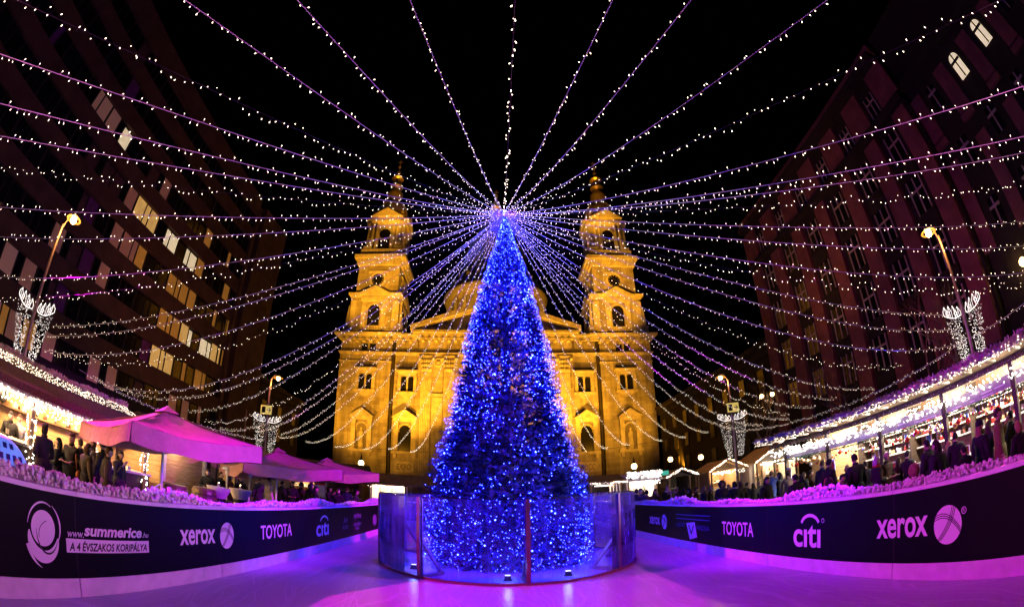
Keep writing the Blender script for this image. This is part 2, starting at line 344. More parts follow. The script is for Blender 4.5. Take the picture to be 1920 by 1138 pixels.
def barrier(x, sgn, label):
    """straight rink board: sgn = +1 when the rink lies on its +x side"""
    t = thing('rink_barrier', label, 'rink barrier', (x, 8, 0), 'boards around the rink')
    y = YS
    ys = [YS, -3.2, -.1, 3.04, 6.0, 9.0, 12.0, 15.0, 18.0, YE] if sgn > 0 else [YS, -2.2, .8, 3.81, 6.8, 9.8, 12.8, 15.8, 18.8, YE]
    for a, b in zip(ys, ys[1:]):
        k = MB(); k.box(min(x, x-.12*sgn)+.0, max(x, x-.12*sgn), a+.006, b-.006, 0.003, .208)
        k.build('kerb', M['kerb'], t)
    p = MB(); p.box(*sorted((x-.012*sgn, x-.10*sgn)), YS, YE, .208, 1.07)
    pan = p.build('advert_panel', M['panel'], t)
    for a in ys[2:-1]: p = MB(); p.box(*sorted((x-.0105*sgn, x-.012*sgn)), a-.004, a+.004, .21, 1.068); p.build('joint', M['office_dark'], pan)
    r = MB()
    for a, b in zip(ys, ys[1:]): r.box(*sorted((x+.012*sgn, x-.22*sgn)), a+.004, b-.004, 1.07, 1.115)
    r.build('top_rail', M['rail'], t)
    return t, pan
bl, pl_ = barrier(XL, 1, 'black advert board with the swirl emblem and white kerb on the umbrella side')
br, pr_ = barrier(XR, -1, 'black advert board with white kerb and snow along the long lamp-lit stall')
t = thing('rink_barrier', 'plain board closing the far end of the rink behind the fir', 'rink barrier', (.2, YE, 0), 'boards around the rink')
k = MB(); k.box(XL, XR, YE+.05, YE+.16, 0.003, .208); k.build('kerb', M['kerb'], t)
k = MB(); k.box(XL, XR, YE+.06, YE+.15, .208, 1.07); k.build('advert_panel', M['panel'], t)
k = MB(); k.box(XL, XR, YE, YE+.2, 1.07, 1.115); k.build('top_rail', M['rail'], t)
# lettering on the boards; u runs to the reader's right
def FL(u, v, d): return (XL-.009+d, u, v)            # left board, read along +Y
def FR(u, v, d): return (XR+.009-d, u, v)            # right board, read along -Y
def disc(mb, fn, cu, cv, ru, rv, n=36, d=0):
    mb.add([fn(cu+ru*math.cos(2*math.pi*i/n), cv+rv*math.sin(2*math.pi*i/n), d) for i in range(n)], [tuple(range(n))])
def band(mb, fn, pts, w, d=.0015):
    """a flat curved stroke along 2D points, width w (number or list)"""
    n = len(pts); ws = w if isinstance(w, list) else [w]*n; a = []; b = []
    for i, (u, v) in enumerate(pts):
        p, q = pts[max(i-1, 0)], pts[min(i+1, n-1)]; du, dv = q[0]-p[0], q[1]-p[1]; l = math.hypot(du, dv) or 1
        a.append(fn(u-dv/l*ws[i]/2, v+du/l*ws[i]/2, d)); b.append(fn(u+dv/l*ws[i]/2, v-du/l*ws[i]/2, d))
    mb.add(a+b, [(i, i+1, n+i+1, n+i) for i in range(n-1)])
def arc(cu, cv, ru, rv, a0, a1, n=24): return [(cu+ru*math.cos(R(a0+(a1-a0)*i/n)), cv+rv*math.sin(R(a0+(a1-a0)*i/n))) for i in range(n+1)]
def ball_emblem(fn, cu, cv, r, su, pan, dotted=True):
    m = MB(); disc(m, fn, cu, cv, r, r*1.02); m.mi = 1
    for k in (-.16, -.05, .06):      # three ribbons one way, three the other
        band(m, fn, [(cu+su*(-.97+1.9*t)*r, cv+(.42+k+.25*math.sin(3.0*t)-.75*t*t)*r) for t in [i/14 for i in range(15)]], r*.045, .0015)
    for k in (-.12, .0, .12):
        band(m, fn, [(cu+su*(.42+k-.28*t-.62*t*t*1.2)*r, cv+(.92-1.72*t)*r) for t in [i/14 for i in range(15)]], r*.05, .0022)
    m.build('ball_emblem', [M['letter'], M['letter_dark']], pan)
def citi(fn, u0, u1, z0, z1, su, pan, mtl):
    m = MB(); text(m, 'c\u0131t\u0131', fn, u0, u1, z0, z0+(z1-z0)*.70, .02)
    cu = (u0+u1)/2+(u1-u0)*.13; w = (u1-u0)*.33*su
    band(m, fn, [(cu+w*math.cos(R(a)), z0+(z1-z0)*.66+(z1-z0)*.34*math.sin(R(a))) for a in range(160, 19, -7)], .05, 0)
    m.build('lettering', mtl, pan)
m = MB(); text(m, 'xerox', FL, 4.96, 5.85, .555, .775, .022); m.build('lettering', M['letter'], pl_)
ball_emblem(FL, 6.19, .66, .205, 1, pl_)
m = MB(); text(m, 'TOYOTA', FL, 7.33, 8.67, .53, .79, .012); m.build('lettering', M['letter'], pl_)
citi(FL, 10.03, 10.86, .40, .88, 1, pl_, M['letter'])
m = MB(); text(m, 'www.', FL, 2.92, 3.16, .645, .70, .0, .25); text(m, 'summerice', FL, 3.17, 4.16, .665, .785, .035, .2); text(m, '.hu', FL, 4.17, 4.29, .672, .735, .0, .25); m.build('lettering', M['letter'], pl_)
m = MB(); m.prism([(2.89, .485), (4.29, .485), (4.29, .63), (2.89, .63)], FL, 0, .002); m.mi = 1; text(m, 'A 4 \u00c9VSZAKOS KORIP\u00c1LYA', FL, 2.93, 4.25, .502, .615, .03, .22, d=.0035); m.build('slogan_plate', [M['letter'], M['letter_dark']], pl_)
m = MB()                                               # the swirl emblem: a comma-shaped whirl with thin outer arcs
cu, cv = 2.575, .66
disc(m, FL, cu-.005, cv+.045, .165, .175)
pts = arc(cu+.0, cv-.0, .20, .235, 175, 350, 30); band(m, FL, pts, [.012+.115*math.sin(math.pi*i/30)**.8 for i in range(31)], .0)
band(m, FL, arc(cu, cv+.01, .225, .285, 165, 62, 18), [.006+.012*math.sin(math.pi*i/18) for i in range(19)], 0)
band(m, FL, arc(cu-.03, cv+.06, .265, .26, 55, -38, 20), [.004+.016*math.sin(math.pi*i/20) for i in range(21)], 0)
band(m, FL, arc(cu+.06, cv-.06, .29, .31, 190, 246, 20), [.05*(1-i/20)+.004 for i in range(21)], 0)
m.mi = 1
band(m, FL, arc(cu+.05, cv+.02, .15, .22, 175, 335, 26), [.004+.016*math.sin(math.pi*i/26) for i in range(27)], .002)
band(m, FL, arc(cu+.10, cv-.02, .17, .15, 110, 190, 14), .008, .002)
m.build('swirl_emblem', [M['letter'], M['letter_dark']], pl_)
m = MB(); text(m, 'A4', FL, 12.02, 12.36, .62, .80, .01); text(m, 'KORI', FL, 11.95, 12.42, .45, .57, .01); m.build('lettering', M['letter_dim'], pl_)
m = MB(); text(m, 'nyitva', FL, 12.95, 13.7, .66, .88, .01, .2); text(m, 'minden', FL, 12.95, 13.75, .48, .62, .01, .2); text(m, 'nap', FL, 13.1, 13.5, .34, .45, .01); m.build('lettering', M['letter_dim'], pl_)
m = MB(); disc(m, FL, 15.35, .56, .26, .19); m.build('round_emblem', M['letter_dim'], pl_)
m = MB(); text(m, 'xerox', FR, 13.19, 12.28, .515, .735, .022); m.build('lettering', M['letter'], pr_)
ball_emblem(FR, 11.94, .62, .205, -1, pr_)
m = MB()
for z in (.86, .76): band(m, FR, [(11.1, z), (9.1, z)], .022, 0)
text(m, 'A J\u00d6V\u0150', FR, 11.1, 10.5, .53, .68, .0); text(m, '\u00c1ROSA', FR, 9.85, 9.15, .52, .66, .0); m.build('lettering', M['letter_blue'], pr_)
m = MB(); m.prism([(10.42, .66), (9.92, .70), (9.80, .34), (10.22, .26)][::-1], FR, 0, .002); m.mi = 1; text(m, 'V', FR, 10.3, 9.95, .38, .62, .0, d=.0035); m.build('tilted_emblem', [M['letter'], M['letter_dark']], pr_)
m = MB(); text(m, 'TOYOTA', FR, 8.54, 7.29, .49, .765, .012); m.build('lettering', M['letter'], pr_)
citi(FR, 6.03, 5.33, .385, .885, -1, pr_, M['letter'])
m = MB(); band(m, FR, arc(5.27, .80, .03, .03, 0, 360, 14), .008, 0); m.build('trade_mark', M['letter'], pr_)
m = MB(); band(m, FR, arc(2.69, .765, .035, .035, 0, 360, 14), .008, 0); text(m, 'R', FR, 2.706, 2.674, .748, .785, .01); m.build('trade_mark', M['letter'], pr_)
m = MB(); text(m, 'xerox', FR, 4.13, 3.24, .525, .77, .022); m.build('lettering', M['letter'], pr_)
ball_emblem(FR, 2.93, .63, .212, -1, pr_)
# snow heaped on the boards
def snow(label, spots):
    m = MB()
    for (x, y, z, r) in spots:
        n0 = len(m.v); m.sph((x, y, z), r, 7, 5, (1, 1, 1.05))
        ph = rnd.random()*9
        for i in range(n0, len(m.v)):
            p = m.v[i]; q = 1+.30*math.sin(p[0]*67+ph)*math.sin(p[1]*61+p[2]*73+ph*2)+.19*rnd.uniform(-1, 1)
            m.v[i] = (x+(p[0]-x)*q, y+(p[1]-y)*q, z+(p[2]-z)*q)
    tag(m.build('snow', M['snow'], smooth=True), label, 'snow', kind='stuff')
def heap(x, s, y0, y1, seed, mul=1.0):
    r_ = random.Random(seed); out = []; y = y0
    while y < y1:
        a = (.45+.55*math.sin(y*1.7+seed)*math.sin(y*.63+1))
        h = max(.0, a)*mul
        for _ in range(11):
            r = r_.uniform(.009, .024)+.016*h*r_.random()
            out.append((x-s*r_.uniform(.06, .22), y+r_.uniform(-.05, .05), 1.115+r*.5+r_.random()**1.5*.17*h, r))
        if r_.random() < .75: out.append((x-s*r_.uniform(.10, .28), y, 1.10+r_.uniform(.0, .07)*h, r_.uniform(.03, .055)))
        y += r_.uniform(.03, .07)
    return out
snow('loose snow heaped on the board with the swirl emblem', heap(XL, 1, .4, 17.5, 3, 1.0))
snow('loose snow heaped on the board along the long stall', heap(XR, -1, .4, 17.5, 8, 1.0))

# ------------------------------------------------------------------ the lit fir in its glass ring
TX, TY = .27, 11.0
PR = [(0.0, 2.04), (.3, 2.05), (1.63, 1.98), (2.48, 1.76), (3.53, 1.49), (4.6, 1.25), (5.64, 1.01), (6.0, .92), (7.22, .62), (8.39, .24), (9.25, .03)]
def crown_r(z):
    for (a, ra), (b, rb) in zip(PR, PR[1:]):
        if a <= z <= b: return ra+(rb-ra)*(z-a)/(b-a)
    return .03
fir = thing('fir_tree', 'tall narrow fir covered in blue lights inside the round glass fence', 'christmas tree', (TX, TY, 0))
m = MB(); m.tube([(TX, TY, z) for z in (0, 2, 5, 9.1)], [.17, .14, .09, .02], 10); m.build('trunk', M['bark'], fir)
def wob(a, z): return 1+.022*math.sin(z*7.5+2.2*math.sin(a*2))+.022*math.sin(a*7+z*2.1)+.02*math.sin(a*13-z*5)
def gap(a, z): return math.sin(a*5+z*1.3)+math.sin(a*11-z*2.9+1)+math.sin(z*4.3+a*3)
m = MB()
def area_z(lo, hi, r_):
    while True:
        z = r_.uniform(lo, hi)
        if r_.random() < (crown_r(z)+.12)/2.1: return z
r_ = random.Random(11)
for i in range(4600):
    z = area_z(.04, 9.1, r_); a = r_.uniform(0, 2*math.pi); rr = crown_r(z)*wob(a, z)
    if gap(a, z) < -1.5 and z < 4: rr *= .82
    ln = min(.46, .12+.24*rr)*r_.uniform(.7, 1.2); tip = rr*r_.uniform(.84, 1.05) if i % 4 else rr*r_.uniform(.45, .8)
    dz = r_.uniform(-.15, .3); d = Vector((math.cos(a), math.sin(a), dz)).normalized()
    d = (d+Vector((r_.uniform(-.45, .45), r_.uniform(-.45, .45), r_.uniform(-.3, .2)))).normalized()
    tp = Vector((TX+tip*math.cos(a), TY+tip*math.sin(a), z)); bs = tp-d*ln
    u = d.orthogonal().normalized(); w = d.cross(u)
    for k in range(13):
        f = k/12; c = bs+d*ln*f; an = k*2.4+i; s = (u*math.cos(an)+w*math.sin(an))
        nl = .075*(1.15-.6*f)*r_.uniform(.8, 1.2); e = c+s*nl+d*nl*.7; q = d.cross(s)*.011
        m.add([c-q, c+q, e], [(0, 1, 2)])
    q = u*.006; m.add([bs-q, bs+q, tp], [(0, 1, 2)])
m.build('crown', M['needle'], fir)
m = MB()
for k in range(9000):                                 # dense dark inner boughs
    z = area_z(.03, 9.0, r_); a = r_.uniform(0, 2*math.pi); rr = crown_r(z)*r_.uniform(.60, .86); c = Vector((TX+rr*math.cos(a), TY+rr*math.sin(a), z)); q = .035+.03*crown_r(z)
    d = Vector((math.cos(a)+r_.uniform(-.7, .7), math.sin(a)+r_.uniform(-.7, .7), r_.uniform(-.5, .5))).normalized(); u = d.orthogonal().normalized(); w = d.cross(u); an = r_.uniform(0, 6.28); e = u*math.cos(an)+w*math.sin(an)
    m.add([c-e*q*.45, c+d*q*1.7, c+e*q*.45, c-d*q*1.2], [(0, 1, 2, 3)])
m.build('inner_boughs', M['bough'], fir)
leds = []
while len(leds) < 4200:
    q = r_.random(); z = area_z(.04, 9.2, r_) if q < .64 else (r_.uniform(3.2, 8.9) if q < .93 else r_.uniform(.05, 1.6)); a = r_.uniform(0, 2*math.pi)
    if 1.3 < z < 6.2 and gap(a, z) < (-.45 if z < 3.9 else -.9) and r_.random() < .9: continue
    rr = crown_r(z)*wob(a, z)*r_.uniform(.82, .97)+.012
    leds.append((TX+rr*math.cos(a), TY+rr*math.sin(a), z, (.0078 if r_.random() < .965 else .021)))
leds.sort(key=lambda p: p[0]**2+p[1]**2+(p[2]-CAMZ)**2)
m = MB(); m.octa((0, 0, 0), 1); led0 = None
for p in leds[:100]:
    if led0 is None: led0 = m.build('led_bulb', M['led'], fir, local=True); o = led0
    else: o = led0.copy(); COL.objects.link(o); o.parent = fir
    o.location = (p[0]-TX, p[1]-TY, p[2]); o.scale = (p[3],)*3
m = MB()
for p in leds[100:]: m.octa(p[:3], p[3])
for i in range(8):                                       # the knot of lights at the tip, where all strings meet
    a = rnd.uniform(0, 6.28); rr = rnd.uniform(0, .12); m.octa((TX+rr*math.cos(a), TY+rr*math.sin(a), rnd.uniform(9.0, 9.4)), .012)
tag(m.build('led_bulbs', M['led'], fir), kind='stuff')
# glass ring
GR, GZT = 2.94, 1.585
ring = thing('glass_fence', 'round fence of curved clear panels with bronze posts around the fir', 'glass fence', (TX, TY, 0))
def RP(th, r, z): return (TX+r*math.sin(R(th)), TY-r*math.cos(R(th)), z)
ths = [-34.7+40.2*k if k < 3 else -34.7+80.4+ (360-80.4)/7*(k-2) for k in range(9)]
for i, th in enumerate(ths):
    m = MB(); c = Vector(RP(th, GR+.006, .79)); rad = Vector((math.sin(R(th)), -math.cos(R(th)), 0)); tan = Vector((math.cos(R(th)), math.sin(R(th)), 0))
    m.obox(c, tan*.035, rad*.022, (0, 0, .80)); po = m.build('post', M['bronze'], ring)
    m = MB(); m.obox(Vector(RP(th, GR-.05, .78)), tan*.05, rad*.012, (0, 0, .77)); m.build('clamp_strip', M['post_metal'], po)
    a, b = Vector(RP(th, GR-.05, .78)), Vector(RP(th, GR-.62, .03)); d = (b-a)
    m = MB(); m.obox((a+b)/2, tan*.03, d.normalized().cross(tan)*.03, d/2); m.obox(Vector(RP(th, GR-.36, .04)), tan*.05, rad*.30, (0, 0, .035)); m.build('brace', M['post_metal'], po)
    th2 = ths[(i+1) % 9]+(360 if i == 8 else 0); n = 10; vs = []; fs = []
    for k in range(n+1):
        t2 = th+.7+(th2-th-1.4)*k/n
        vs += [RP(t2, GR, .05), RP(t2, GR, GZT), RP(t2, GR-.012, .05), RP(t2, GR-.012, GZT)]
    for k in range(n):
        q = k*4; fs += [(q, q+4, q+5, q+1), (q+2, q+3, q+7, q+6), (q+1, q+5, q+7, q+3), (q, q+2, q+6, q+4)]
    fs += [(0, 1, 3, 2), (n*4, n*4+2, n*4+3, n*4+1)]
    m = MB(); m.add(vs, fs); m.build('glass_panel', M['glass'], ring, smooth=False)
for nm, z0, z1, w, mt in (('base_rail', .004, .05, .03, 'bronze'), ('top_trim', GZT, GZT+.014, .012, 'black')):
    m = MB(); vs = []; n = 72
    for k in range(n):
        th = 360*k/n; vs += [RP(th, GR-w, z0), RP(th, GR+w, z0), RP(th, GR+w, z1), RP(th, GR-w, z1)]
    m.add(vs, [(4*k+j, 4*((k+1) % n)+j, 4*((k+1) % n)+(j+1) % 4, 4*k+(j+1) % 4) for k in range(n) for j in range(4)])
    m.build(nm, M[mt], ring)
for i, (th, lab) in enumerate(((-1.5, 'small white floodlight on the ice at the front of the fir'), (26, 'added small white floodlight on the ice by the middle front glass post'), (-52, 'added small white floodlight on the ice behind the glass post on the umbrella side'))):  # the front one is real, the other two added for streaks on the ice
    p = RP(th, 2.45, .0); t = thing('floodlight', lab, 'floodlight', p)
    m = MB(); m.box(p[0]-.06, p[0]+.06, p[1]-.03, p[1]+.05, .03, .10); m.box(p[0]-.08, p[0]+.08, p[1]-.02, p[1]+.02, .004, .03); m.build('housing', M['black'], t)
    m = MB(); m.box(p[0]-.05, p[0]+.05, p[1]-.02, p[1]+.04, .102, .112); m.build('lens', M['lens'], t)
# ------------------------------------------------------------------ the basilica (front on Y = 75)
BX, BY = .1, 75.0
bas = thing('basilica', 'floodlit stone basilica with twin bell towers behind the fir', 'church', (BX, BY, 0))
LS, TR, VO = M['limestone'], M['trim_stone'], M['void']
def bx(x): return BX+x
m = MB()
for s in (-1, 1):
    m.box(*sorted((bx(27.4*s), bx(17.95*s))), BY, BY+34, GZ, 27.0)
    m.box(*sorted((bx(17.2*s), bx(13.0*s))), BY+.05, BY+34, GZ, 27.0)
    m.box(*sorted((bx(17.95*s), bx(17.2*s))), BY+1.2, BY+34, GZ, 27.0)
m.box(bx(-13), bx(13), BY+2.5, BY+34, GZ, 27.0)
for s in (-1, 1): m.box(*sorted((bx(13*s), bx(4.8*s))), BY-.7, BY+2.5, GZ, 27.0)
m.box(bx(-4.8), bx(4.8), BY-.7, BY+2.5, 21.0, 27.0)
m.box(bx(-27), bx(27), BY+34, BY+60, GZ, 25)
m.build('wall', LS, bas)
m = MB(); m.prism(arch_poly(bx(-4.6), bx(4.6), GZ, 19.5, 14), FY(BY), 2.30, 2.48); m.build('portal', VO, bas)  # dark plate stands for the shaded portal
def moulding(nm, z0, z1, out, xs, dent=0, y=BY, mt=TR):
    for x0, x1 in xs:
        m = MB(); h = (z1-z0)/3
        for i, o in enumerate((.35, .65, 1.0)): m.box(bx(x0)-out*o, bx(x1)+out*o, y-out*o, y+1.0, z0+h*i+.002, z0+h*(i+1))
        if dent:
            n = max(2, int((x1-x0)/dent))
            for k in range(n):
                c = bx(x0)+(x1-x0)*(k+.5)/n; m.box(c-dent*.22, c+dent*.22, y-out*.8, y-.02, z0-.55, z0)
        m.build(nm, mt, bas)
moulding('main_cornice', 26.95, 28.0, 1.25, [(-27.4, -17.4), (17.4, 27.4)], 1.15)
moulding('main_cornice', 26.95, 27.95, .9, [(-16.6, -13.9), (13.9, 16.6)], 1.1)
moulding('main_cornice', 27.0, 28.3, 1.2, [(-12.9, 12.9)], 1.1, BY-.7)
moulding('string_course', 24.25, 24.75, .35, [(-27.4, -17.95), (-17.2, -13.2), (13.2, 17.2), (17.95, 27.4)])
moulding('string_course', 24.0, 24.5, .4, [(-12.9, 12.9)], 0, BY-.7)
moulding('string_course', 22.9, 23.15, .15, [(-27.4, -17.95), (17.95, 27.4)])
moulding('plinth', 1.9, 2.3, .35, [(-27.4, -17.95), (17.95, 27.4), (-17.2, -13.2), (13.2, 17.2)])
for s in (-1, 1):
    m = MB(); m.tube([(bx(17.57*s), BY+.25, z) for z in (0, 26.9)], .22, 8); m.box(bx(17.57*s)-.42, bx(17.57*s)+.42, BY-.1, BY+.5, 24.0, 24.9); m.build('drainpipe', M['drainpipe'], bas)
def frame_window(x, zs, zt, w, s):
    """upper twin-light window: hood, jambs, sill with bracket"""
    m = MB(); c = bx(x); y = BY
    m.box(c-w/2-.25, c+w/2+.25, y-.8, y, zt-.28, zt); m.box(c-w/2, c+w/2, y-.3, y, zt-.85, zt-.285)
    for q in (-1, 1): m.box(*sorted((c+q*w/2, c+q*(w/2-.55))), y-.34, y, zs+.25, zt-.85)
    m.box(c-.14, c+.14, y-.16, y, zs+.25, zt-.85); m.box(c-w/2-.15, c+w/2+.15, y-.5, y, zs-.12, zs+.22)
    m.prism([(c-w*.36, zs-.125), (c-w*.2, zs-.7), (c, zs-.95), (c+w*.2, zs-.7), (c+w*.36, zs-.125)][::-1], FY(y), -.35, 0)
    f = m.build('window', TR, bas)
    m = MB()
    for q in (-1, 1):
        a, b = sorted((c+q*.15, c+q*(w/2-.56))); m.prism(arch_poly(a, b, zs+.26, zt-1.05, 8), FY(y), -.06, -.02)
    m.build('pane', VO, f)
def aedicule(x, w, statue):
    c = bx(x); y = BY; m = MB()
    m.prism([(c-w/2-.35, 13.35), (c+w/2+.35, 13.35), (c, 14.75)], FY(y), -1.0, 0)
    m.box(c-w/2-.1, c+w/2+.1, y-.55, y, 12.75, 13.345)
    for q in (-1, 1): m.box(*sorted((c+q*(w/2), c+q*(w/2-.75))), y-.45, y, 7.75, 12.75)
    for i in range(9): m.box(c+math.cos(math.pi*i/8)*(w/2-.72)-.2, c+math.cos(math.pi*i/8)*(w/2-.72)+.2, y-.2, y, 11.0+math.sin(math.pi*i/8)*1.2, 11.3+math.sin(math.pi*i/8)*1.2)
    m.box(c-w/2-.3, c+w/2+.3, y-.65, y, 7.3, 7.745)
    for q in (-1, 1): m.box(c+q*w*.42-.25, c+q*w*.42+.25, y-.4, y, 6.6, 7.295)
    f = m.build('niche' if statue else 'window', TR, bas)
    m = MB(); m.prism(arch_poly(c-w/2+.8, c+w/2-.8, 7.76, 12.1, 10), FY(y), -.08, -.02); m.build('recess' if statue else 'pane', VO if not statue else M['dark_stone'], f)  # in a niche the dark plate stands for its shade
    if statue:
        m = MB(); m.lathe([(.45, 7.8), (.5, 8.1), (.36, 8.15), (.52, 8.3), (.42, 9.3), (.36, 9.9), (.44, 10.5), (.3, 10.85), (.12, 10.95), (.2, 11.15), (.2, 11.35), (.06, 11.5)], c, y-.2, 10, sy=.6)
        m.tube([(c-.4, y-.3, 10.5), (c-.5, y-.45, 9.9), (c-.15, y-.55, 9.7)], [.13, .11, .08]); m.build('statue', TR, f)
for s in (-1, 1):
    frame_window(22.3*s, 17.8, 21.8, 3.5, s); frame_window(14.85*s, 17.6, 21.5, 3.3, s)
    aedicule(22.4*s, 3.6, True); aedicule(14.9*s, 3.7, False)
    for dx in (-.75, .75): m = MB(); m.box(bx(22.2*s)+dx-.55, bx(22.2*s)+dx+.55, BY-.05, BY+.0, 25.1, 26.2); m.build('attic_window', VO, bas)
    m = MB(); m.box(bx(14.9*s)-1.6, bx(14.9*s)+1.6, BY-.12, BY+.05, 4.3, 6.1); pq = m.build('plaque', TR, bas)
    m = MB(); text(m, 'EXPO' if s < 0 else 'MDCC', lambda u, v, d: (u, BY-.125+d, v), bx(14.9*s)-1.2, bx(14.9*s)+1.2, 4.7, 5.7, .01); m.build('lettering', M['dark_stone'], pq)
    for px, w in ((11.5, 1.75), (7.7, 1.75)):                 # fluted pilasters with leafy capitals
        c = bx(px*s); y = BY-.7; m = MB(); m.box(c-w/2, c+w/2, y-.25, y, 3.0, 21.3)
        for k in range(6): cc = c-w/2+w*(k+.5)/6; m.tube([(cc, y-.27, 3.6), (cc, y-.27, 20.9)], .095, 5)
        m.box(c-w/2-.2, c+w/2+.2, y-.4, y, 1.9, 3.0); p = m.build('pilaster', TR, bas)
        m = MB(); m.prism([(c-w/2, 21.3), (c+w/2, 21.3), (c+w/2+.35, 23.6), (c-w/2-.35, 23.6)], FY(y), -.3, 0); m.box(c-w/2-.42, c+w/2+.42, y-.5, y, 23.6, 24.0)
        for q in range(3):
            for k in range(5): m.sph((c+(k-2)*(w*.2+.03*q), y-.38-.07*q, 21.6+q*.72), .27, 7, 5, (.7, .8, 1.25))
        for q in (-1, 1): m.sph((c+q*(w/2+.25), y-.5, 23.4), .3, 8, 6)
        m.build('capital', TR, p)
    c = bx(9.6*s); m = MB(); y = BY-.72
    for i in range(16): a = math.pi*i/8; m.sph((c+.62*math.cos(a), y-.05, 22.9+.62*math.sin(a)), .2, 7, 5)
    m.sph((c, y, 22.9), .42, 10, 7); m.build('roundel', TR, bas)
    m = MB(); m.box(c-1.05, c+1.05, y-.22, y+.02, 17.0, 17.5); m.box(c-.9, c+.9, y-.12, y+.02, 12.2, 16.9); m.build('relief_panel', TR, bas)
m = MB(); text(m, 'EGO SUM VIA VERITAS ET VITA', lambda u, v, d: (u, BY-.705+d, v), bx(-8.2), bx(8.2), 25.0, 26.1, .0); m.build('lettering', M['dark_stone'], bas)
# pediment
m = MB(); y = BY-.7
m.prism([(bx(-14.2), 28.32), (bx(14.2), 28.32), (bx(0), 33.2)], FY(y), .3, 3)
for s in (-1, 1):
    a, b = Vector((bx(14.6*s), y, 28.55)), Vector((bx(0), y, 33.75)); d = (b-a); n = Vector((-d.z, 0, d.x)).normalized()*(-s)
    m.obox((a+b)/2+Vector((0, .8, .25)), d/2, (0, 1.9, 0), (0, 0, .42)); m.obox((a+b)/2+Vector((0, 1.0, -.25)), d/2*.97, (0, 1.6, 0), (0, 0, .2))
ped = m.build('pediment', TR, bas)
m = MB(); r_ = random.Random(4)
for i in range(22):
    x = -9.5+19*i/21; h = max(.5, (9.6-abs(x))*.36)*r_.uniform(.55, .9)
    m.lathe([(.25, 28.4), (.42, 28.4+h*.3), (.34, 28.4+h*.6), (.4, 28.4+h*.72), (.14, 28.4+h*.8), (.22, 28.4+h*.9), (.05, 28.45+h)], bx(x), y-.05, 8, sx=1.15, sy=.8)
    if i % 2: m.tube([(bx(x), y-.2, 28.4+h*.65), (bx(x)+.6, y-.35, 28.4+h*.5), (bx(x)+.9, y-.3, 28.4+h*.75)], [.14, .12, .08])
m.build('relief', TR, ped)
